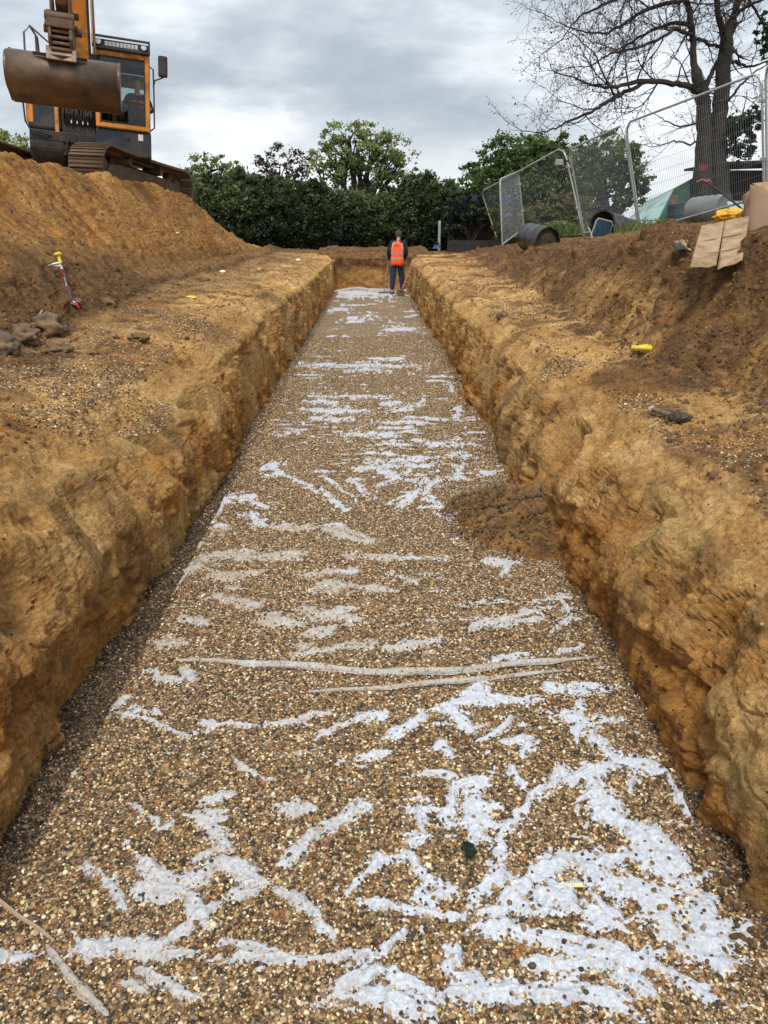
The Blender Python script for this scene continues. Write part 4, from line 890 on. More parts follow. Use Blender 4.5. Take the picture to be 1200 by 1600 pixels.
def operator():
    base = ex.matrix_basis @ MH @ Vector((.95, -.62, 1.33))
    root = empty('person', base, (R(-4), R(4), R(15)), 'excavator operator in orange hi-vis vest sitting behind the cab windscreen', 'person')
    V = lambda x, y, z: Vector((x, y, z)); N = {}; E = []
    N['pelvis'] = (V(0, 0, .1), (.12, .1)); N['waist'] = (V(0, .02, .26), (.12, .09)); N['chest'] = (V(0, .0, .44), (.145, .1)); N['neckb'] = (V(0, -.03, .6), .06); N['neck'] = (V(0, -.05, .66), .05)
    N['head1'] = (V(0, -.08, .715), (.06, .07)); N['head2'] = (V(0, -.075, .79), (.07, .088)); N['head3'] = (V(0, -.06, .85), (.05, .065)); N['nose'] = (V(0, -.18, .745), .012)
    E += chain('pelvis', 'waist', 'chest', 'neckb', 'neck', 'head1', 'head2', 'head3') + [('head1', 'nose')]
    for s, n_ in ((-1, 'l'), (1, 'r')):
        N[n_+'hip'] = (V(.09*s, -.02, .05), .085); N[n_+'knee'] = (V(.11*s, -.36, .06), .055); N[n_+'ank'] = (V(.11*s, -.38, -.12), .04); N[n_+'toe'] = (V(.11*s, -.48, -.14), .032)
        E += chain('pelvis', n_+'hip', n_+'knee', n_+'ank', n_+'toe')
        N[n_+'sh'] = (V(.18*s, .0, .54), .06); N[n_+'elb'] = (V(.25*s, -.08, .3), .045); N[n_+'wrist'] = (V(.23*s, -.34, .28), .028); E += chain('chest', n_+'sh', n_+'elb', n_+'wrist')
        hand_nodes(N, E, n_, N[n_+'wrist'][0], V(0, -1, .0), V(0, 0, 1), V(-s, 0, -.2))
    skinmesh('body', N, E, SKIN, root)
    g = lambda ks, dr: {k: (N[k][0], tuple(q+dr for q in N[k][1]) if isinstance(N[k][1], tuple) else N[k][1]+dr) for k in ks}
    skinmesh('trousers', g(['pelvis', 'lhip', 'lknee', 'lank', 'rhip', 'rknee', 'rank'], .02), chain('pelvis', 'lhip', 'lknee', 'lank')+chain('pelvis', 'rhip', 'rknee', 'rank'), TROU, root)
    skinmesh('jacket', g(['chest', 'lsh', 'lelb', 'lwrist', 'rsh', 'relb', 'rwrist'], .016), chain('chest', 'lsh', 'lelb', 'lwrist')+chain('chest', 'rsh', 'relb', 'rwrist'), JACK, root)
    skinmesh('vest', g(['chest', 'waist', 'pelvis', 'neckb'], .032), chain('pelvis', 'waist', 'chest', 'neckb'), VEST, root)
    hd = MB(Matrix.Translation((0, -.065, .79)) @ Matrix.Diagonal((1, 1.15, 1, 1))); hd.lathe([(.08, .02), (.084, .05), (.065, .09), (.03, .108), (.003, .112)], 16); hd.build('hair', BOOT, root, 1)
operator()

# ================================================================== VEGETATION
def leafmat(name, a, b_, c_):
    t = NT(name); col = t.ramp(t.attr('tint'), [(0, a), (.5, b_), (1, c_)])
    t.b.inputs['Specular IOR Level'].default_value = .35; t.done(col, .55)
    tr = t.n('ShaderNodeBsdfTranslucent', i_Color=col); mx = t.n('ShaderNodeMixShader', i_0=.3); t.link(t.b.outputs[0], mx.inputs[1]); t.link(tr.outputs[0], mx.inputs[2]); t.link(mx.outputs[0], t.out.inputs[0]); return t.m
L_IVY = leafmat('ivy_leaf', (.012, .022, .009), (.034, .06, .021), (.13, .18, .065))
L_GRN = leafmat('spring_leaf', (.08, .11, .03), (.20, .26, .08), (.36, .42, .16))
L_OAK = leafmat('green_leaf', (.04, .07, .015), (.09, .145, .035), (.17, .24, .06))
L_OLV = leafmat('olive_leaf', (.06, .07, .02), (.12, .12, .035), (.19, .18, .06))
L_PUR = leafmat('bud', (.06, .035, .03), (.10, .06, .045), (.12, .13, .05))
BARK = pmat('bark', (.030, .024, .019), .9, 0, .4, 3, .8, 14, (.022, .026, .014), .4, 2, .03)
BARKD = pmat('dark_bark', (.028, .022, .018), .9, 0, .4, 5, .5, 14, None, .4, 2, .02)
LR = np.random.default_rng(77)
def leaves(name, P, size, mat, parent, tint=None):
    n = len(P); u_ = LR.normal(size=(n, 3)); u_ /= np.linalg.norm(u_, axis=1)[:, None]; w_ = LR.normal(size=(n, 3)); w_ = np.cross(u_, w_); w_ /= np.linalg.norm(w_, axis=1)[:, None]
    s = size*np.exp(.3*LR.standard_normal(n))[:, None]
    V = np.stack([P - u_*s, P + w_*s*.55 + u_*s*.1, P + u_*s, P - w_*s*.55 + u_*s*.1], 1).reshape(-1, 3)
    if tint is None: tint = LR.random(n)
    return npmesh(name, V, np.arange(4*n).reshape(n, 4), mat, parent, False, dict(tint=np.repeat(tint, 4)))
def clump(c, r, n, shell=.5, sub=None):
    """points on and inside an uneven ellipsoid, gathered in small sprays"""
    k = sub or max(8, n//45); d = LR.normal(size=(k, 3)); d /= np.linalg.norm(d, axis=1)[:, None]
    rad = (shell + (1-shell)*LR.random(k)**.5)[:, None]*np.exp(.12*LR.standard_normal(k))[:, None]
    cc = np.array(c) + d*rad*np.array(r); j = LR.integers(0, k, n)
    sr = .12*min(r)*np.exp(.35*LR.standard_normal(k))
    P = cc[j] + LR.normal(size=(n, 3))*sr[j][:, None]*np.array([1.2, 1.2, .8])
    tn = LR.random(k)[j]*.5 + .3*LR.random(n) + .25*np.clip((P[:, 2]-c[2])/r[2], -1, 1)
    return P, np.clip(tn, 0, 1)
def tree(name, label, cat, base, Y, blobs, mat, size, dens, bark=BARKD, trunk_r=.15, group=None, core=0, limbs=True):
    """blobs: (px, py, dY, rx_px, ry_px)"""
    root = empty(name, base, (0, 0, 0), label, cat, group); PP = []; TT = []; tb = MB()
    for (px, py, dY, rx, ry) in blobs:
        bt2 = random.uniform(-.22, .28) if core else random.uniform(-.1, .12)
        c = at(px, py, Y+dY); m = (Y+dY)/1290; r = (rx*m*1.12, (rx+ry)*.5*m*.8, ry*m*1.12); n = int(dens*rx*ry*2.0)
        P, t = clump(c, r, n); PP.append(P - np.array(base)); TT.append(np.clip(t+bt2, 0, 1))
        if limbs:
            mid = Vector(base).lerp(c, .55) + Vector((random.uniform(-.3, .3), random.uniform(-.2, .2), .2)); q = Vector(base)
            pts = [Vector((0, 0, -.2)), (Vector(base).lerp(c, .25)-q)*.6 + Vector((0, 0, (c.z-q.z)*.15)), mid-q, c-q]
            tb.tube(pts, [trunk_r, trunk_r*.8, trunk_r*.45, trunk_r*.15], 7)
            for k in range(9):
                e = c-q + Vector((random.uniform(-r[0], r[0])*.75, random.uniform(-r[1], r[1])*.75, random.uniform(-r[2], r[2])*.7)); s_ = pts[2].lerp(pts[3], random.random())
                tb.tube([s_, s_.lerp(e, .5)+Vector((0, 0, random.uniform(-.05, .1))), e], [trunk_r*.22, trunk_r*.13, trunk_r*.04], 5, False)
    if limbs: tb.build('trunk', bark, root, 1)
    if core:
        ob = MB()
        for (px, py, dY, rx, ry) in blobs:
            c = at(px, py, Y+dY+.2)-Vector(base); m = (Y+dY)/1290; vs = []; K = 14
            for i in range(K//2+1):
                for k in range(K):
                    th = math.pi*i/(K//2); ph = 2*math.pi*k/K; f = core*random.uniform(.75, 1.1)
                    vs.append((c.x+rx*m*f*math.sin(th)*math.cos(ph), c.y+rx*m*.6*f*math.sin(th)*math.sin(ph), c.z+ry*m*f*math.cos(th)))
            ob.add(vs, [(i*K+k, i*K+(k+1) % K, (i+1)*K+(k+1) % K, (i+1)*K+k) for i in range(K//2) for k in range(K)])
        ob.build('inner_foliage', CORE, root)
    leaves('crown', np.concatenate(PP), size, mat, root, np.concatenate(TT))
    return root
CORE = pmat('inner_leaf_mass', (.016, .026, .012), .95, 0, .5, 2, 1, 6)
random.seed(12)
G0 = lambda px, Y, z=1.15: Vector((at(px, 390, Y).x, Y, z))
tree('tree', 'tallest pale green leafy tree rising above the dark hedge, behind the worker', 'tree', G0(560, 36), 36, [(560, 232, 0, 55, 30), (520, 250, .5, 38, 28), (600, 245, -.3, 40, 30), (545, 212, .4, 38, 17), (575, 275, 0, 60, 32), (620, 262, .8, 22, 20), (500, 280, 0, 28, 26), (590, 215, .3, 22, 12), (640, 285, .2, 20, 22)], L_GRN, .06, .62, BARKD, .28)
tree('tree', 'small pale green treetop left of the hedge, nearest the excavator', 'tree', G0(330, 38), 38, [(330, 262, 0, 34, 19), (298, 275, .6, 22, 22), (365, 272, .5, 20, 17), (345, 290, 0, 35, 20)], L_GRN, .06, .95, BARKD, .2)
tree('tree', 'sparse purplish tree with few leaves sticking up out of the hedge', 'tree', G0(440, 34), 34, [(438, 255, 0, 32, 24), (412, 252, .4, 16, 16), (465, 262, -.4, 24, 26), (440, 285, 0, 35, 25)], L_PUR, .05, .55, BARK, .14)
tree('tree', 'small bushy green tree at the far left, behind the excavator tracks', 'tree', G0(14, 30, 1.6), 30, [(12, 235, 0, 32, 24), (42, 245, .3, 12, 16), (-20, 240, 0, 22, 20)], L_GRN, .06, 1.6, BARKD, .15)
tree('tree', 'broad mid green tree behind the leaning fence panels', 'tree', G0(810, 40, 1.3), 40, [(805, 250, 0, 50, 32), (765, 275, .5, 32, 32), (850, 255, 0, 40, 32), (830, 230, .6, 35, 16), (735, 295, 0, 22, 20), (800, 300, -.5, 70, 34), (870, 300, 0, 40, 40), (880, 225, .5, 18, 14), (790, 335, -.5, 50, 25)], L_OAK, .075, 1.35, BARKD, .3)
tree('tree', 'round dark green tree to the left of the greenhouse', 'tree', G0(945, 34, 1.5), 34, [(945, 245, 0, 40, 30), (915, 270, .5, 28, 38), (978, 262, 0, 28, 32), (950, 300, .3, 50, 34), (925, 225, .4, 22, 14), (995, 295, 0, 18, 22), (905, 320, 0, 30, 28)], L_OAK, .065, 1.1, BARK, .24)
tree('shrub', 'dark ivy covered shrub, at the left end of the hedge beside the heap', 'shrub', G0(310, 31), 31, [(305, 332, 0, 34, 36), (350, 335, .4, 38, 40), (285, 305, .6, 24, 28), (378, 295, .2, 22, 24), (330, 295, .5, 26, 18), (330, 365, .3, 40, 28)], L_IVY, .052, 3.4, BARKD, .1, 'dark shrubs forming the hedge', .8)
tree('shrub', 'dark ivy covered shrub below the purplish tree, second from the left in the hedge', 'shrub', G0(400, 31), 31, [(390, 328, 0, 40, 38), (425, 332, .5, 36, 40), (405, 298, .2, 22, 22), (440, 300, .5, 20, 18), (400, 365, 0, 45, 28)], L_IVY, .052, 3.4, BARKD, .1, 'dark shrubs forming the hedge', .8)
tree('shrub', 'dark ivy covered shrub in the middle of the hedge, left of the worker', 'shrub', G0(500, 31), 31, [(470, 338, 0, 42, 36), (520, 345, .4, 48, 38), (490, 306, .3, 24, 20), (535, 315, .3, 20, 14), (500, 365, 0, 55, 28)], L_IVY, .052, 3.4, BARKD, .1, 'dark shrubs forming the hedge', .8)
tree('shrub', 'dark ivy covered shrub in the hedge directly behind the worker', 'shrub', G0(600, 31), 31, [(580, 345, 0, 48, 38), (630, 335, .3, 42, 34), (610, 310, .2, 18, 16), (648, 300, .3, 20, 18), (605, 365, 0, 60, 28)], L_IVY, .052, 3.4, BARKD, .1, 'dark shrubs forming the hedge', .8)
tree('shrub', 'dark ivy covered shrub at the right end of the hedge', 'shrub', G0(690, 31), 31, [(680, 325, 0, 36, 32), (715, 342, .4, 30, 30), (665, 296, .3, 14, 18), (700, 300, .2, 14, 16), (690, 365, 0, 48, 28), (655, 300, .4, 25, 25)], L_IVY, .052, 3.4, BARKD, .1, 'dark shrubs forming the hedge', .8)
tree('shrub', 'ivy shrub trailing over the blue roof of the lean-to', 'shrub', G0(735, 28.8), 28.8, [(722, 318, 0, 20, 20), (745, 335, -.2, 14, 14), (765, 308, .1, 18, 12), (712, 352, 0, 14, 24), (770, 345, 0, 10, 20)], L_IVY, .06, 2.2, BARKD, .05)
tree('shrub', 'olive green shrub growing behind the black barrels', 'shrub', G0(860, 27, 1.45), 27, [(850, 345, 0, 40, 24), (885, 335, .4, 36, 30), (820, 360, 0, 30, 18), (915, 350, 0, 25, 18)], L_OLV, .05, 2.4, BARKD, .06, None, .5)
tree('shrub', 'low bright green bramble between the two black barrels', 'shrub', G0(890, 21, 1.55), 21, [(872, 362, 0, 26, 12), (900, 368, 0, 18, 10)], L_GRN, .04, 4, BARKD, .03, None, .5)
tree('shrub', 'thin scrub of bare twigs inside the folded fence panel', 'shrub', G0(795, 25, 1.35), 25, [(797, 360, 0, 20, 18), (780, 345, .5, 16, 26)], L_OLV, .035, 1.2, BARK, .05)
# --- bare tree on the right
def bare_tree():
    Y = 20.; k = Y/1295; root_p = Vector((at(1110, 330, Y).x, Y, 1.7)); root = empty('tree', root_p, (0, 0, 0), 'tall bare tree with twin trunks and spreading twigs, behind the fence on the right', 'tree')
    tb = MB(); lb = MB(); tw = MB(); LP = []
    def P(pts, off): return [at(x, y, Y+o)-root_p for (x, y), o in zip(pts, off)]
    def grow(p, d, ln, r, lev):
        n = max(2, int(ln/.13)); pts = [p]; dd_ = d.copy()
        for i in range(n):
            dd_ = (dd_ + Vector((random.gauss(0, .17), random.gauss(0, .17), random.gauss(0, .17)+.02))).normalized(); pts.append(pts[-1]+dd_*ln/n)
        tw.tube(pts, [r*(1-.75*i/n) for i in range(n+1)], 4 if r < .012 else 5, False)
        if lev == 0:
            for q in pts[1:]:
                if random.random() < .5: LP.append(tuple(q + Vector((random.gauss(0, .02), random.gauss(0, .02), random.gauss(0, .02)))))
            return
        step = .13 if lev == 1 else .17
        for i in range(1, n+1):
            if random.random() < ln/n/step:
                a = Vector((random.gauss(0, 1), random.gauss(0, 1), random.gauss(0, 1))); sdv = (dd_*.75 + a.normalized()*.75).normalized()
                grow(pts[i], sdv, ln*random.uniform(.35, .62)*(1.-.3*i/n), max(.0035, r*.5), lev-1)
        grow(pts[-1], dd_, ln*.4, max(.004, r*.25), max(0, lev-1))
    def limb(pts, offs, rs, nm=lb, side=2, dens=.26, ln=1.4):
        Q = P(pts, offs); S_ = []
        for a, b_, r0, r1 in zip(Q[:-1], Q[1:], rs[:-1], rs[1:]):
            for j in range(5): t = j/5; S_.append((a.lerp(b_, t)+Vector((random.gauss(0, .012), 0, random.gauss(0, .012))), (r0+(r1-r0)*t)*k*(1 if r0 > 8.6 else .68)))
        S_.append((Q[-1], rs[-1]*k)); nm.tube([s[0] for s in S_], [s[1] for s in S_], 10 if rs[0] > 8 else 7)
        if side:
            for (p0, r0), (p1, _) in zip(S_[:-1], S_[1:]):
                if random.random() < (p1-p0).length/dens:
                    d = (p1-p0).normalized(); a = Vector((random.gauss(0, 1), random.gauss(0, 1), random.gauss(0, .9)+.1)).normalized()
                    grow(p0, (d*.6+a).normalized(), ln*random.uniform(.5, 1.1), max(.006, min(.022, r0*.45)), side)
            grow(Q[-1], (Q[-1]-Q[-2]).normalized(), ln*.6, rs[-1]*k, side)
    limb([(1098, 335), (1097, 290), (1098, 250), (1100, 205), (1099, 165), (1097, 142)], [0]*6, [19, 15, 12.5, 11, 10.5, 10.5], tb, 0)
    limb([(1097, 145), (1085, 105), (1083, 60), (1077, 20), (1066, -40), (1060, -110)], [0, .1, .2, .1, 0, 0], [9, 7.5, 6.5, 6, 5, 4], tb, 2, .5)
    limb([(1126, 335), (1122, 290), (1121, 250), (1122, 205), (1126, 150), (1131, 105), (1135, 62)], [.1]*7, [20, 16, 13.5, 12, 11.5, 10.5, 9.5], tb, 0)
    limb([(1134, 66), (1146, 28), (1160, -20), (1172, -90)], [.1, .2, .3, .4], [9, 8, 6.5, 5], tb, 2, .5)
    limb([(1134, 70), (1121, 25), (1117, -30), (1120, -100)], [.1, -.2, -.4, -.5], [7, 6.5, 5.5, 4], tb, 2, .5)
    limb([(1100, 142), (1115, 108), (1128, 82), (1133, 60)], [0, .2, .1, .1], [5.5, 5, 4.5, 4.5], tb, 1, .5, .9)
    limb([(1096, 146), (1076, 134), (1045, 130), (1005, 126), (975, 134), (945, 138), (915, 128), (885, 118)], [0, -.3, -.6, -1, -1.2, -1.4, -1.6, -1.8], [7, 6.5, 5.5, 5, 4, 3, 2, 1])
    limb([(1010, 127), (975, 146), (950, 158), (925, 175), (895, 186), (868, 200), (845, 208), (826, 205)], [-1, -1.1, -1.3, -1.5, -1.7, -1.9, -2, -2.1], [4.5, 4, 3.5, 3, 2.4, 1.8, 1.2, .6])
    limb([(1083, 38), (1055, 36), (1025, 45), (997, 59), (976, 73), (962, 100), (958, 122)], [.1, .4, .6, .8, 1, 1.1, 1.2], [4.5, 4, 3.5, 3, 2.5, 1.6, .8])
    limb([(1083, 54), (1053, 45), (1025, 64), (990, 76), (955, 82), (920, 105), (890, 105)], [.1, -.3, -.6, -.9, -1, -1.2, -1.4], [4, 3.8, 3.2, 2.6, 2, 1.3, .7])
    limb([(1073, 0), (1040, 5), (997, 21), (976, 38), (948, 52), (915, 50), (885, 42), (855, 25)], [0, .2, .5, .7, .9, 1.1, 1.3, 1.4], [5, 4.5, 4, 3.4, 2.8, 2, 1.3, .6])
    limb([(1066, -40), (1020, -30), (975, -10), (940, 10), (905, 25), (880, 60)], [0, -.4, -.8, -1, -1.1, -1.3], [5, 4.4, 3.6, 2.8, 1.8, .8])
    limb([(1063, -70), (1000, -60), (940, -30), (890, -10), (850, 0), (820, -5)], [0, .3, .6, .8, .9, 1], [5, 4.2, 3.3, 2.4, 1.4, .6])
    limb([(960, 150), (945, 120), (930, 85), (905, 60)], [-1.2, -1.1, -1, -1], [2.5, 2, 1.4, .7])
    limb([(1131, 100), (1150, 97), (1168, 105), (1186, 100), (1215, 90)], [.1, .3, .5, .6, .7], [4, 3.4, 2.8, 2.2, 1.2])
    limb([(1124, 170), (1142, 152), (1158, 134), (1172, 118), (1200, 100)], [.1, -.2, -.4, -.5, -.6], [3.5, 3, 2.5, 2, 1])
    limb([(1088, 60), (1105, 68), (1127, 72)], [.1, .1, .1], [4, 3.6, 3.6], lb, 1)
    limb([(1098, 218), (1078, 225), (1053, 220), (1025, 229), (1000, 226)], [0, -.3, -.6, -.9, -1.1], [2.5, 2.2, 1.6, 1, .5], lb, 2, .25, .7)
    limb([(1100, 190), (1062, 199), (1040, 188), (1018, 176)], [0, .3, .5, .6], [2.4, 2, 1.3, .6], lb, 2, .25, .7)
    limb([(1145, 28), (1165, 10), (1190, 0), (1215, -10)], [.1, 0, -.2, -.3], [4, 3.5, 2.8, 1.6])
    limb([(1160, -20), (1180, 15), (1195, 45), (1205, 80)], [.3, .5, .7, .8], [3.5, 2.8, 2, 1])
    limb([(1125, 262), (1140, 235), (1150, 200), (1160, 180)], [0, 0, 0, 0], [4, 3, 2.2, 1.4], lb, 2, .2, .6)
    tb.build('trunk', BARK, root, 1); lb.build('branch', BARKD, root, 1); tw.build('twigs', BARKD, root, 1)
    leaves('bud_leaves', np.array(LP), .022, L_PUR, root)
    P1 = []; T1 = []
    for (px, py, rx, ry, n) in ((1152, 195, 22, 22, 900), (1160, 235, 16, 16, 500), (1178, 190, 14, 30, 500), (1140, 215, 14, 25, 500), (1195, 60, 16, 30, 500)):
        c = at(px, py, Y)-root_p; p_, t_ = clump(c, (rx*k, rx*k, ry*k), n, .3, 24); P1.append(p_); T1.append(t_*.8)
    leaves('ivy', np.concatenate(P1), .045, L_IVY, root, np.concatenate(T1))
    MB().box(-.09, .09, -.02, .02, -.07, .07, Matrix.Translation(at(1098, 262, Y-.42)-root_p)).build('tree_tag', pmat('dark_red_plate', (.16, .02, .02), .6), root)
random.seed(21); bare_tree()
def grass(name, label, pts, n, hgt):
    P = []; Fc = []; i0 = 0
    for _ in range(n):
        px, py, Yg = random.choice(pts); p = at(px+random.gauss(0, 14), py, Yg+random.gauss(0, .5)); z = 1.66+random.uniform(-.05, .05); a = random.uniform(0, 6.28); hh = hgt*random.uniform(.5, 1.2); lx, ly = random.gauss(0, .4)*hh, random.gauss(0, .4)*hh; w_ = .008
        P += [(p.x-w_*math.cos(a), p.y-w_*math.sin(a), z), (p.x+w_*math.cos(a), p.y+w_*math.sin(a), z), (p.x+lx*.5+w_*.7*math.cos(a), p.y+ly*.5+w_*.7*math.sin(a), z+hh*.6), (p.x+lx, p.y+ly, z+hh)]; Fc.append((i0, i0+1, i0+2, i0+3)); i0 += 4
    return tag(npmesh(name, np.array(P), np.array(Fc), L_GRN, None, False, dict(tint=np.repeat(LR.random(n)*.5, 4))), label, 'grass', kind='stuff')
grass('grass', 'tufts of green grass at the top of the right bank, in front of the greenhouse', [(1015, 362, 15), (1040, 358, 15), (1065, 355, 15.5), (990, 366, 15), (1030, 360, 17)], 1500, .26)
grass('weeds', 'low green weeds behind the black barrels', [(880, 372, 20), (905, 375, 20), (930, 370, 21), (850, 378, 22)], 900, .26)

# ================================================================== FENCE
GALV = pmat('galvanised_tube', (.45, .47, .48), .4, .6, .15, 5, 0); WIRE = pmat('galvanised_wire', (.30, .32, .33), .45, .6, .15, 5, 0)
def panel(tl, bl, Yl, tr, br, Yr, label, clips=True, dl=0, dr=0):
    A, B_, C_, D = at(*bl, Yl), at(*tl, Yl+dl), at(*tr, Yr+dr), at(*br, Yr); o = A.copy(); root = empty('mesh_fence', o, (0, 0, 0), label, 'fence', 'wire mesh site fence panels')
    A, B_, C_, D = (p-o for p in (A, B_, C_, D)); q = .12
    top = [B_.lerp(A, q*.9), B_.lerp(A, q*.35).lerp(C_, .012), B_.lerp(C_, .045), C_.lerp(B_, .045), C_.lerp(D, q*.35).lerp(B_, .012), C_.lerp(D, q*.9)]
    MB().tube([A] + top + [D], .021, 8).tube([A.lerp(B_, .02), D.lerp(C_, .02)], .019, 8).build('frame', GALV, root, 1)
    wb = MB()
    for i in range(1, 66):
        t = i/66; wb.tube([A.lerp(D, t), B_.lerp(C_, t)], .0021, 3, False)
    for i in range(1, 10):
        t = i/10; wb.tube([A.lerp(B_, t), D.lerp(C_, t)], .0024, 3, False)
    wb.build('mesh_infill', WIRE, root)
    if clips:
        for t in (.32, .78): MB().box(-.05, .05, -.03, .03, -.025, .025, Matrix.Translation(D.lerp(C_, t))).build('clip', GALV, root, bevel=.005)
    return root
panel((752, 300), (776, 372), 27, (881, 229), (912, 369), 19.2, 'long leaning mesh fence panel farthest left, its bottom rail lifted off the soil')
panel((781, 280), (785, 384), 21.5, (810, 268), (819, 358), 24.6, 'narrow looking mesh fence panel turned almost end-on, standing beside the hedge')
panel((889, 234), (913, 366), 19.0, (974, 195), (999, 364), 16.4, 'leaning mesh fence panel in front of the round dark green tree')
panel((977, 193), (1002, 364), 16.3, (1190, 112), (1194, 310), 13.2, 'tallest looking mesh fence panel in front of the bare tree trunk and greenhouse')
panel((1196, 100), (1199, 312), 13.1, (1450, 10), (1450, 330), 10.4, 'mesh fence panel cut off by the right edge of the photo')
s_ = MB(Matrix.Translation(at(874, 253, 19.1))); s_.box(-.09, .09, -.004, .004, -.06, .06); s_.build('fence_tag', pmat('grey_plate', (.38, .38, .37), .6), None)
tg = bpy.data.objects['fence_tag']; tag(tg, 'small white plate wired to the mesh fence near a top corner', 'sign')

# ================================================================== YARD OBJECTS ON THE RIGHT
BLKP = pmat('black_plastic', (.02, .021, .023), .35, 0, .3, 4, .1, 20, (.16, .14, .12), .35, 4); GREYP = pmat('grey_plastic', (.22, .24, .25), .5, 0, .2, 4, .1, 20, (.3, .28, .25), .3, 4)
def drum(name, p0, p1, r, mat, label, cat, ribs=3, open_=False, taper=1., fill=None):
    ax = p1-p0; L = ax.length; root = empty(name, p0, (0, 0, 0), label, cat); Q = ax.to_track_quat('Z', 'Y').to_matrix().to_4x4()
    prof = []; N_ = 40
    for i in range(N_+1):
        t = i/N_; rr = r*(1+(taper-1)*t)*(1+.035*max(0, math.cos(2*math.pi*ribs*t))**6 - .0); prof.append((rr, t*L))
    if open_:
        prof = [(r*.04, .95*L)] + [(q[0]*.93, q[1]) for q in prof[::-1] if q[1] < .95*L] + [(r*1.03, -.005)] + prof + [(r*taper*.05, L)]
        MB(Q).lathe(prof, 28, None, False).build('shell', mat, root, 1)
        MB(Q).lathe([(r*.93, -.01), (r*1.06, -.01), (r*1.06, .035), (r*1.0, .035)], 28, None, False).build('rim', mat, root, 1)
    else:
        prof = [(r*.85, .02)] + [(r*.97, 0)] + prof[1:-1] + [(r*taper*.97, L), (r*taper*.85, L-.02)]
        MB(Q).lathe([(.002, .02)] + prof + [(.002, L-.02)], 28, None, False).build('shell', mat, root, 1)
    if fill: MB(Q).lathe([(.01, .02), (r*.55, .03), (r*.9, .06)], 14, None, False).build('soil_fill', SOILP, root, 1)
    return root
SOILP = pmat('dark_soil', (.07, .045, .022), .95, 0, .5, 6, 1, 20, None, .5, 4, .02)
drum('barrel', at(856, 377, 15.8), at(826, 370, 16.5), .26, BLKP, 'black plastic barrel lying on its side under the leaning fence, soil in its open end', 'barrel', 3, True, 1, True)
drum('barrel', at(941, 353, 16.6), at(985, 357, 17.3), .30, BLKP, 'black barrel with a wide open mouth, lying right of the leaning fence post', 'barrel', 2, True, .62)
drum('water_tank', at(1132, 326, 14.6), at(1082, 330, 15.2), .24, GREYP, 'grey ribbed cylindrical tank lying at the foot of the bare tree', 'tank', 5)
drum('barrel', at(1058, 346, 18.)-Vector((0, 0, .1)), at(1057, 318, 18.), .19, pmat('blue_black_plastic', (.03, .045, .065), .35), 'small upright blue-black barrel between greenhouse and grey tank', 'barrel', 2, False)
# folding chair
p = at(934, 378, 14.6); ch = empty('folding_chair', p, (R(8), R(10), R(25)), 'collapsed white framed folding chair with blue seat, half sunk in the bank', 'chair')
BLUE = pmat('blue_fabric', (.015, .055, .09), .8, 0, .5, 12, .2, 30); b = MB()
for s in (-1, 1): b.tube([(s*.19, .1, -.1), (s*.19, 0, .05), (s*.19, -.02, .34), (s*.15, -.02, .38)], .013, 6); b.tube([(s*.21, -.2, -.1), (s*.21, .0, .12), (s*.21, .12, .2)], .013, 6)
b.tube([(-.15, -.02, .38), (.15, -.02, .38)], .013, 6); b.tube([(-.21, -.2, -.08), (.21, -.2, -.08)], .013, 6); b.build('frame', pmat('dull_white_tube', (.35, .36, .36), .5), ch, 1)
MB().box(-.18, .18, -.035, -.005, .08, .36).build('backrest', BLUE, ch, bevel=.01); MB().box(-.19, .19, -.2, .05, .01, .05).build('seat', BLUE, ch, bevel=.01)
# greenhouse
GRNP = pmat('green_boards', (.015, .055, .032), .7, 0, .3, 5, .2, 20); TEAL = pmat('pale_green_sheeting', (.36, .55, .50), .35, 0, .12, 2, .1, 10, (.2, .25, .2), .35, 2)
def hexa(P8): return MB().add(P8, [(0, 1, 2, 3), (7, 6, 5, 4), (0, 4, 5, 1), (1, 5, 6, 2), (2, 6, 7, 3), (3, 7, 4, 0)])
gA, gB, gC, gD = at(982, 346, 21), at(1030, 344, 19.6), at(1052, 298, 20.2), at(1010, 318, 23); o = Vector((gB.x, gB.y, 1.5))
gh = empty('greenhouse', o, (0, 0, 0), 'low greenhouse with pale green sheet roof and green boarded end, left of the bare tree', 'greenhouse')
def sheet(name, pts, th, mat, parent, off=Vector()):
    P_ = [Vector(p)-off for p in pts]; nn = (P_[1]-P_[0]).cross(P_[2]-P_[0]).normalized()*th; n = len(P_)
    return MB().add(P_ + [q-nn for q in P_], [tuple(range(n)), tuple(range(n, 2*n))[::-1]] + [(i, (i+1) % n, n+(i+1) % n, n+i) for i in range(n)]).build(name, mat, parent)
sheet('roof', [at(978, 345, 21.5), at(1028, 344, 19.5), at(1052, 297, 20.4), at(1012, 314, 23.2)], .03, TEAL, gh, o)
sheet('roof', [at(1008, 316, 23.2), at(1054, 296, 20.4), at(1080, 280, 20.6), at(1060, 290, 23.5)], .03, pmat('grey_sheeting', (.4, .45, .45), .5), gh, o)
sheet('end_wall', [at(1028, 350, 19.52), at(1054, 297, 20.35), at(1088, 278, 20.4), at(1088, 352, 19.6)], .04, GRNP, gh, o)
MB().tube([at(1028, 346, 19.5)-o, at(1054, 296, 20.4)-o, at(1090, 276, 20.4)-o], .03, 6).build('edge_trim', pmat('green_trim', (.02, .16, .09), .6), gh, 1)
sheet('panel', [at(1047, 325, 19.4), at(1048, 305, 19.4), at(1058, 304, 19.4), at(1057, 325, 19.4)], .03, pmat('brown_boards', (.16, .1, .06), .8), gh, o)
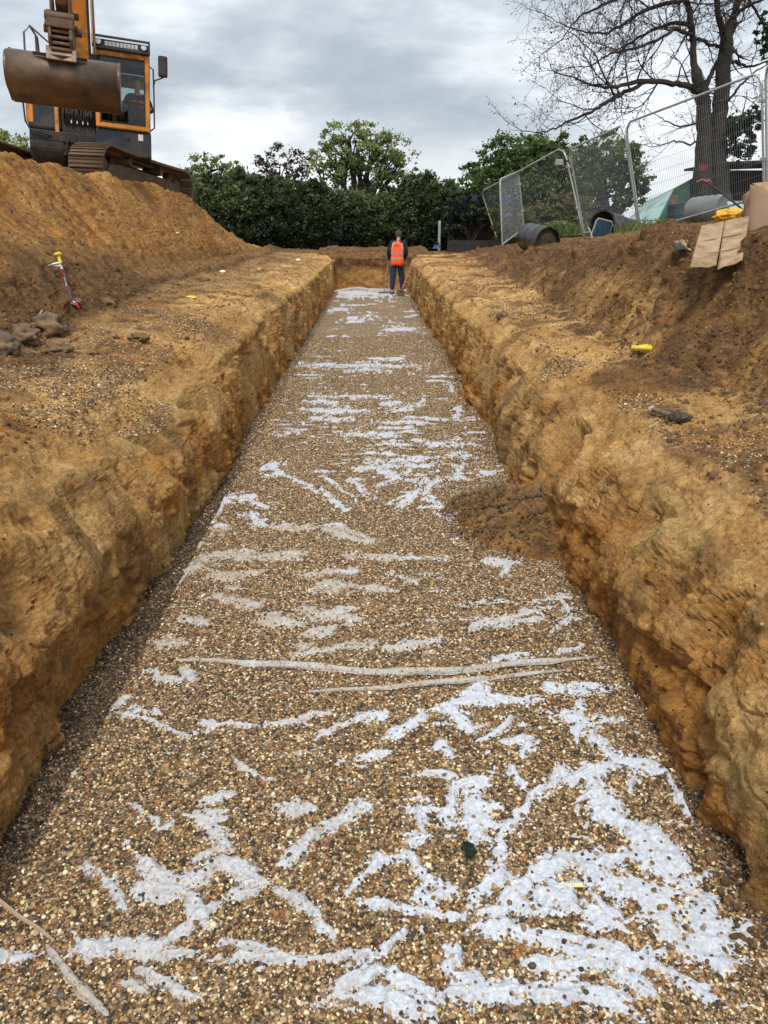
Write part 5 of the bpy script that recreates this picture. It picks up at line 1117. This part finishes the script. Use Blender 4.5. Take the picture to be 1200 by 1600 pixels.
# dark shed
o = Vector((at(1165, 300, 23).x, 23, 1.7)); sd_ = empty('shed', o, (0, 0, 0), 'dark open fronted shed stacked with timber, behind the bare tree trunk', 'shed')
DKW = pmat('dark_wood', (.03, .026, .022), .85, 0, .4, 4, .4, 20)
def pz(px, py, Y_): return at(px, py, Y_)-o
x0, x1 = pz(1128, 300, 23).x, pz(1260, 300, 23).x; zt_, zb_ = pz(1165, 257, 23).z, -.3
MB().box(x0-.25, x1, -.4, 2.2, zt_, zt_+.07, Matrix.Rotation(R(-2), 4, 'Y')).build('roof', DKW, sd_)
MB().box(x0, x1, 1.9, 2.0, zb_, zt_-.02).build('back_wall', DKW, sd_); MB().box(x0, x0+.06, .0, 1.9, zb_, zt_-.02).build('side_wall', DKW, sd_)
for xx in (x0+.02, x0+1.1): MB().box(xx, xx+.08, -.1, -.02, zb_, zt_-.02).build('post', DKW, sd_)
b = MB()
for k in range(11): b.box(x0+.05+random.uniform(0, .05), x0+.62+random.uniform(-.04, .04), -.3, .6, zb_+.35+k*.072, zb_+.40+k*.072, Matrix.Rotation(R(random.uniform(-2, 2)), 4, 'Y'))
b.build('timber_stack', pmat('pale_timber', (.30, .25, .20), .8, 0, .3, 6), sd_)
MB().box(x0+.72, x0+.92, -.3, -.2, zb_+.4, zb_+1.15, Matrix.Rotation(R(6), 4, 'Y')).build('blue_board', pmat('blue_board', (.03, .10, .25), .6), sd_)
b = MB(); b.box(x0+.95, x1, -.3, .4, zb_+.42, zb_+.5); b.box(x0+.95, x1, -.3, .4, zb_+.15, zb_+.22); b.build('shelf', pmat('bench_wood', (.2, .15, .1), .8), sd_)
# pale green sheet, long handled tool
p = at(1155, 326, 14.2); q_ = MB(Matrix.Translation(p)); q_.add([(-.16, 0, -.03), (.2, .05, -.05), (.22, .3, .06), (-.1, .3, .12), (.02, .15, .11)], [(0, 1, 4), (1, 2, 4), (2, 3, 4), (3, 0, 4)]); tag(q_.build('tarpaulin', TEAL, None, solid=.01), 'crumpled pale green tarpaulin behind the yellow sacks', 'tarpaulin')
p0, p1 = at(1103, 284, 14.3), at(1160, 327, 13.6); pk = empty('pickaxe', p1, (0, 0, 0), 'long handled pickaxe with rusty head leaning over the grey tank', 'pickaxe')
MB().tube([Vector((0, 0, 0)), (p0-p1)*.5+Vector((0, 0, .015)), p0-p1], .017, 8).build('handle', pmat('dark_handle', (.04, .03, .025), .7), pk, 1)
c = p0-p1; MB().tube([c+Vector((-.16, 0, -.01)), c+Vector((-.08, 0, .03)), c, c+Vector((.06, 0, .02)), c+Vector((.1, 0, -.02))], [.012, .022, .028, .024, .014], 8).build('head', pmat('rusty_head', (.28, .10, .06), .7), pk, 1)
# cardboard box
CARD = pmat('cardboard', (.42, .29, .17), .85, 0, .15, 3, .4, 30, (.24, .15, .07), .55, 9); CARDD = pmat('cardboard_inside', (.26, .17, .10), .9, 0, .15, 4, .2, 40)
o = at(1172, 385, 6.3); cb = empty('cardboard_box', o, (0, 0, 0), 'large torn cardboard box opened out on the right bank, flap hanging down the slope', 'cardboard box')
YF1 = min(drop(1130, 350)[0].y, drop(1165, 350)[0].y, drop(1135, 372)[0].y+.15, 6.9)-.05; YF2 = min(drop(x_, 418)[0].y for x_ in (1080, 1100, 1130, 1155))-.05
def bent(name, px4, ys, mat, nu=10, nv=12, amp=.012, parent=cb, org=None):
    org = o if org is None else org; (a, b_, c, d) = [at(p[0], p[1], y_) - org for p, y_ in zip(px4, ys)]; nn = (b_-a).cross(d-a).normalized(); vs = []
    for j in range(nv+1):
        for i in range(nu+1):
            u_, v_ = i/nu, j/nv; p = a.lerp(b_, u_).lerp(d.lerp(c, u_), v_); e = amp*(vnoise(np.array([u_*3.+len(name)]), np.array([v_*3.]), np.array([.5]))[0]); p = p + nn*e
            if j in (0, nv): p = p + (d-a).normalized()*random.uniform(-.006, .006)
            vs.append(p)
    return MB().add(vs, [(j*(nu+1)+i, j*(nu+1)+i+1, (j+1)*(nu+1)+i+1, (j+1)*(nu+1)+i) for j in range(nv) for i in range(nu)]).build(name, mat, parent, 1, solid=.007)
bent('flap', [(1096, 353), (1132, 345), (1119, 417), (1078, 417)], [YF1, YF1, YF2, YF2], CARD)
bent('flap', [(1133, 345), (1171, 337), (1160, 408), (1121, 420)], [YF1, YF1, YF2, YF2], CARD)
for (a, b_, y0, y1) in (((1093, 378), (1169, 363), YF1*.6+YF2*.4, YF1*.63+YF2*.37), ((1085, 400), (1164, 386), YF1*.27+YF2*.73, YF1*.3+YF2*.7)): MB().tube([at(*a, y0-.02)-o, at(*b_, y1-.02)-o], .004, 5).build('fold_crease', CARDD, cb)
bent('side_panel', [(1172, 289), (1290, 330), (1290, 400), (1168, 388)], [6.5, 6.1, 6.0, 6.2], CARDD, amp=.02)
bent('side_panel', [(1174, 289), (1330, 262), (1330, 330), (1200, 312)], [6.52, 7.2, 6.6, 6.4], CARD, amp=.02)
bent('end_panel', [(1160, 312), (1174, 291), (1170, 340), (1164, 345)], [6.9, 6.6, 6.6, 6.9], CARD, amp=.03)
o2 = at(1060, 385, 6.9); tb_ = empty('cardboard_scrap', o2, (0, 0, 0), 'small crushed scrap of cardboard lying in the soil, left of the big box', 'cardboard'); cb2 = tb_
bent('top_sheet', [(1052, 380), (1066, 374), (1086, 392), (1076, 394)], [7, 7.1, 6.8, 6.7], CARD, 5, 4, .02, tb_, o2); bent('torn_side', [(1050, 383), (1062, 379), (1080, 394), (1056, 390)], [6.9, 6.9, 6.7, 6.7], BLACK, 5, 4, .02, tb_, o2)
bent('corner', [(1072, 374), (1088, 380), (1088, 388), (1080, 384)], [7, 7, 6.9, 6.9], CARD, 4, 4, .01, tb_, o2)
YEL = pmat('yellow_plastic', (.85, .42, .02), .5, 0, .12, 8, .3, 25); YEL2 = pmat('bright_yellow_plastic', (.80, .62, .03), .4, 0, .1, 8, .1, 25)
def crumple(name, c, r, seed, mat, label=None, cat=None, parent=None, amp=.35, fr=2.2, flat=1.):
    me = bpy.data.meshes.new(name); import bmesh; bm = bmesh.new(); bmesh.ops.create_icosphere(bm, subdivisions=4, radius=1); co = np.array([v.co[:] for v in bm.verts])
    k = 1 + amp*fbm(co[:, 0]*fr+seed, co[:, 1]*fr, co[:, 2]*fr, 4, .55) + amp*.4*ridged(co[:, 0]*fr+seed, co[:, 1]*fr, co[:, 2]*fr, 2)
    for v, kk in zip(bm.verts, k): v.co = Vector((v.co.x*r[0]*kk, v.co.y*r[1]*kk, v.co.z*r[2]*kk*flat))
    bm.to_mesh(me); bm.free(); me.polygons.foreach_set('use_smooth', [True]*len(me.polygons)); me.materials.append(mat); o_ = bpy.data.objects.new(name, me); COL.objects.link(o_); o_.location = c
    if parent: o_.parent = parent
    if label: tag(o_, label, cat)
    return o_
crumple('plastic_sack', at(1148, 338, 7.1), (.15, .12, .055), 3, YEL, 'crumpled orange-yellow plastic sack spilling over the top of the cardboard box', 'sack', None, .6, 2.8)
crumple('plastic_scrap', at(944, 386, 15), (.06, .05, .035), 8, YEL2, 'tiny yellow plastic scrap on the bank below the blue chair', 'plastic scrap', None, .5)
# far shed with blue sheet, low wall, post
o = Vector((at(742, 390, 29.5).x, 29.5, 1.15)); fs_ = empty('lean_to', o, (0, 0, 0), 'brown lean-to roofed with blue sheeting, between hedge and fence', 'shed')
b = MB(); b.box(-1.0, 1.1, 0, .1, 0, .95); b.build('wall', pmat('brown_wall', (.07, .04, .028), .9), fs_); MB().box(-1.1, 1.2, -.5, 1.2, 1.1, 1.2, Matrix.Rotation(R(12), 4, 'X')).build('blue_roof', pmat('blue_sheet', (.02, .05, .12), .6, 0, .5, 3), fs_)
MB().box(-1.0, 1.1, -.3, -.2, 1.05, 1.75).build('blue_cover', bpy.data.materials['blue_sheet'], fs_)
b = MB(Matrix.Translation((at(745, 388, 27.5).x, 27.5, 1.15))); b.box(-1., 1.0, -.1, .1, -.1, .27); tag(b.build('low_wall', DKW), 'low black boarded wall at the foot of the lean-to', 'wall')
p = at(686, 384, 27.6); b = MB(Matrix.Translation(Vector((p.x, p.y, 1.1)))); b.tube([(0, 0, 0), (0, 0, .95)], .045, 8); tag(b.build('post', pmat('grey_post', (.35, .36, .36), .7), None, 1), 'short grey post standing in front of the hedge, right of the worker', 'post')
b = MB(Matrix.Translation(at(683, 387, 27.)+Vector((0, 0, .02)))); b.add([(-.16, 0, -.05), (.12, 0, -.05), (.15, .2, 0), (-.08, .2, .06), (.06, .06, .09), (.05, .03, .16)], [(0, 1, 4), (1, 2, 4), (2, 3, 4), (3, 0, 4), (0, 4, 5), (4, 1, 5)]); tag(b.build('sheet', bpy.data.materials['blue_sheet'], None, solid=.01), 'crumpled blue sheet lying at the foot of the grey post', 'sheet')

# ================================================================== SMALL THINGS ON THE LEDGES
def rock(px, py, r, seed, label, dark=False, name='soil_clod', cat='clod'):
    p, nn = drop(px, py); return crumple(name, p + Vector((0, 0, r[2]*.35)), r, seed, ROCKD if dark else ROCKB, label, cat, None, .7, 1.9)
ROCKB = NT('clod_soil'); c_ = ROCKB.coord(); ROCKB.done(ROCKB.mix(.8, ROCKB.ramp(ROCKB.noise(c_, 9, 6, .7), [(.3, (.09, .055, .03)), (.7, (.26, .16, .075))]), ROCKB.ramp(ROCKB.noise(c_, 60, 4, .7), [(.3, .6), (.7, 1.35)]), 'MULTIPLY'), .95, ROCKB.bump(ROCKB.noise(c_, 30, 6, .7), .9, .02)); ROCKB = ROCKB.m
ROCKD = pmat('grey_stone', (.14, .095, .06), .9, 0, .35, 8, .8, 40, (.24, .15, .07), .4, 5, .01)
rock(75, 520, (.13, .12, .10), 1, 'largest brown soil clod at the foot of the left bank', True); rock(35, 530, (.11, .10, .07), 2, 'flat slanting soil clod at the left edge, beside the largest clod', True)
rock(5, 548, (.09, .09, .08), 3, 'rounded grey soil clod cut by the left edge of the photo', True); rock(88, 551, (.09, .08, .045), 4, 'low grey-brown soil clod just in front of the largest one')
rock(217, 530, (.07, .06, .035), 5, 'lone brown soil clod on the left ledge', False); rock(168, 478, (.09, .1, .06), 6, 'brown soil clod below the marker stake', False)
rock(145, 553, (.035, .03, .018), 7, 'small dark pebble-like clod on the left ledge', True); rock(785, 496, (.05, .05, .045), 8, 'small dark lump beside a gravel patch on the right ledge', True); rock(841, 548, (.022, .02, .015), 9, 'tiny black stone on the right ledge left of the gravel spill', True)
rock(255, 565, (.035, .03, .02), 10, 'small rounded clod at the lip of the left trench wall', True); rock(120, 475, (.05, .05, .035), 12, 'small clod at the foot of the marker stake', True); rock(317, 440, (.10, .09, .05), 14, 'sandy clod fallen at the foot of the spoil heap')
CH = pmat('chalk', (.75, .72, .66), .8)
for i_, (px, py, s) in enumerate(((348, 426, .06), (405, 421, .03), (277, 365, .03), (466, 407, .06))):
    p, nn = drop(px, py); q_ = crumple('white_stone', p+Vector((0, 0, .012)), (s, s*.8, s*.5), 30+i_, CH, ['largest white stone at the foot of the spoil heap', 'small white stone at the far foot of the spoil heap', 'small white stone part way up the spoil heap', 'far white stone on the left ledge'][i_], 'stone')
p, nn = drop(299, 466); crumple('plastic_scrap', p+Vector((0, 0, .01)), (.06, .05, .018), 11, YEL2, 'small yellow plastic scrap on the left ledge', 'plastic scrap', None, .4)
# yellow clip
p, nn = drop(1010, 547); b = MB(Matrix.Translation(p+Vector((0, 0, .018))) @ Matrix.Rotation(R(9), 4, 'Z')); lp = [(.115*math.cos(a)*(1+.1*math.cos(a)), .055*math.sin(a), .006*math.sin(2*a)) for a in [2*math.pi*i/24 for i in range(24)]]
rt = empty('loop_tool', p+Vector((0, 0, .018)), (0, 0, R(9)), 'bright yellow plastic loop handle lying on the right ledge', 'handle')
MB().tube(lp+[lp[0], lp[1]], .016, 8, False).build('loop', YEL2, rt, 1); MB().box(-.02, .09, -.012, .012, -.006, .02).build('cross_bar', YEL2, rt, bevel=.006); MB().box(-.11, -.03, -.04, .04, -.008, .014).build('jaw', YEL2, rt, bevel=.008)
# hammer
a_, _ = drop(1016, 646); b_, _ = drop(1062, 659); a_ += Vector((0, 0, .025)); b_ += Vector((0, 0, .022)); hm_ = empty('hammer', b_, (0, 0, 0), 'muddy short hammer with grey tube handle lying on the right ledge', 'hammer')
MB().tube([a_-b_, (b_-a_)*-.3], .013, 8).build('handle', pmat('muddy_grey_tube', (.20, .19, .17), .6, 0, .3, 20, .3, 60, MUD, .6, 20), hm_, 1); MB().tube([(a_-b_)*1.0, (a_-b_)*.93], .017, 8).build('cap', pmat('dull_white_cap', (.5, .48, .44), .6), hm_, 1)
crumple('head', Vector((0, 0, .0)), (.055, .032, .024), 4, pmat('muddy_black', (.05, .04, .032), .85, 0, .5, 20, .8, 60, (.12, .08, .05), .5, 25), None, None, hm_, .6, 3.2)
# marker stake
bt, _ = drop(116, 478); mid_ = at(100, 420, bt.y+.12); tp = at(92, 403, bt.y+.1); st = empty('marker_stake', bt, (0, 0, 0), 'marker stake with yellow safety cap and red and white tape on the left bank', 'stake')
ax = tp-bt; MB().tube([Vector((0, 0, -.05)), ax], .0085, 8).build('rod', pmat('blue_rod', (.12, .13, .22), .5), st, 1)
Q = ax.to_track_quat('Z', 'Y').to_matrix().to_4x4(); MB(Matrix.Translation(ax) @ Q).lathe([(.014, -.05), (.016, .0), (.017, .015), (.036, .022), (.038, .034), (.03, .044), (.003, .048)], 16).build('safety_cap', YEL2, st, 1)
TAPE = NT('red_white_tape'); g_ = TAPE.coord((1, 1, 1)); wv = TAPE.n('ShaderNodeTexWave', i_Vector=g_, i_Scale=2.2, i_Distortion=.5, bands_direction='Z'); TAPE.done(TAPE.ramp(wv.outputs[0], [(0, (.55, .015, .05)), (.52, (.85, .82, .82))], 'CONSTANT'), .4); TAPE = TAPE.m
def ribbon(name, pts, w_, parent):
    vs = []; pts = [Vector(p) for p in pts]
    for i, p in enumerate(pts): s = Vector((math.cos(i*.8), math.sin(i*.8), .5)).normalized()*w_*(.5+.5*abs(math.sin(i*1.3))); vs += [p-s, p+s]
    MB().add(vs, [(2*i, 2*i+1, 2*i+3, 2*i+2) for i in range(len(pts)-1)]).build(name, TAPE, parent, solid=.002)
dpp = lambda x, y: at(x, y, bt.y-.06)-bt
ribbon('tape', [dpp(75, 415), dpp(82, 412), dpp(92, 410), dpp(95, 415), dpp(84, 415)], .014, st); ribbon('tape', [dpp(93, 412), dpp(97, 420), dpp(100, 432), dpp(103, 443), dpp(106, 453)], .011, st); ribbon('tape', [dpp(114, 470), dpp(119, 475), dpp(124, 481)], .009, st)
# twigs and roots
def twig(pts, r, label, mat, name='twig', cat='twig', lift=.012):
    P_ = []
    for x, y in pts:
        p, nn = drop(x, y); P_.append(p + nn*lift)
    o_ = P_[0]; Q_ = []
    for a, c in zip(P_[:-1], P_[1:]): Q_ += [a-o_, a.lerp(c, .5)-o_ + Vector((random.gauss(0, .004), random.gauss(0, .004), random.gauss(0, .004)))]
    Q_.append(P_[-1]-o_); n_ = len(Q_); b = MB().tube(Q_, [r*(1-.6*i/n_) for i in range(n_)], 6).build(name, mat, None, 1); b.location = o_; return tag(b, label, cat)
ROOTD = pmat('root', (.10, .06, .035), .9); ROOTP = pmat('pale_root', (.38, .28, .18), .85)
twig([(66, 483), (58, 500), (42, 510), (38, 515), (44, 530)], .008, 'thin forked twig beside the largest soil clod', ROOTP)
twig([(18, 545), (45, 552), (66, 556)], .012, 'dark stick lying under the soil clods at the left edge', ROOTD)
twig([(165, 463), (158, 478), (153, 488)], .008, 'short dark twig standing by the clod below the stake', ROOTD)
twig([(133, 768), (120, 775), (108, 795), (97, 812)], .006, 'dark curved root in the left trench wall', ROOTD, 'root', 'root'); twig([(45, 695), (44, 715), (42, 745)], .008, 'pale straight root hanging in the left trench wall near the lip', ROOTP, 'root', 'root')
twig([(66, 940), (72, 962), (92, 976)], .007, 'pale hooked root low on the left trench wall', ROOTP, 'root', 'root'); twig([(0, 1032), (14, 1046), (35, 1056)], .003, 'thin pale root at the left edge of the photo', ROOTP, 'root', 'root')
twig([(755, 428), (762, 440), (768, 452)], .012, 'short dark root near the far end of the right trench wall', ROOTD, 'root', 'root')
twig([(868, 740), (862, 770), (858, 790)], .006, 'dark root hanging below the hollow in the right trench wall', ROOTD, 'root', 'root')
def floorthing(pts, r): return [atz(x, y, .018) for x, y in pts]
Q_ = floorthing([(-10, 1400), (30, 1432), (60, 1450), (85, 1470)], 0); o_ = Q_[0]; b = MB().tube([q-o_ for q in Q_], [.007, .006, .005, .003], 6).build('stick', ROOTP, None, 1); b.location = o_; tag(b, 'thin brown stick lying on the gravel in the bottom left corner', 'stick')
p = atz(733, 1327, .022); b = MB(Matrix.Translation(p) @ Matrix.Rotation(R(20), 4, 'Z')); hw = .022
b.add([(-.02, -.022, 0), (.004, -.03, .006), (.02, -.02, .0), (.016, .0, .008), (.024, .012, .0), (.008, .026, .006), (0, .034, 0), (-.01, .022, .006), (-.026, .012, 0), (-.016, .0, .006), (0, 0, .0)], [(10, i, (i+1) % 10) for i in range(10)])
tag(b.build('leaf', leafmat('dark_leaf', (.01, .025, .012), (.012, .03, .015), (.02, .04, .02)), None, solid=.001), 'single dark green leaf lying on the white fleece', 'leaf')
p = atz(892, 1383, .021); b = MB(Matrix.Translation(p)); b.box(-.036, .036, -.007, .007, -.002, .002); tag(b.build('yellow_strip', pmat('pale_yellow_plastic', (.78, .66, .28), .6), None, bevel=.001), 'pale yellow plastic strip lying on the white fleece', 'plastic strip')
# slumped soil on the floor
gx, gy = np.meshgrid(np.linspace(.30, 1.28, 150), np.linspace(3.85, 5.6, 220)); cxm, cym = 1.08, 4.72
q = np.sqrt(((gx-cxm)/.54)**2 + ((gy-cym)/.62)**2) + .16*fbm(gx*4, gy*4, gx*0, 3); hb = np.clip(1-q, -.2, 1)
w1, w2, ci = worley(gx*11, gy*11, gx*0+1.5); w3, w4, cj = worley(gx*26, gy*26, gx*0+.5)
hz_ = .20*np.clip(1-q, 0, 1)**.8 + sst(1.05, .85, q)*(.035*np.maximum(0, .8-w1)*sst(-.5, .6, ci)*2 + .02*fbm(gx*12, gy*12, gx*0, 4, .7)) - .004
hz_ = np.where(q > 1.02, -.04, hz_)
tag(npmesh('soil_mound', np.stack([gx, gy, hz_], -1).reshape(-1, 3), gridfaces(*gx.shape), SOIL, attrs=dict(topsoil=.5+.4*sst(-.2, .4, fbm(gx*5, gy*5, gx*0, 3)), orange=gx*0+.35, smear=gx*0, gravelly=gx*0+.04, tone=gx*0+1)), 'brown soil slumped from the right wall onto the gravel', 'soil pile')
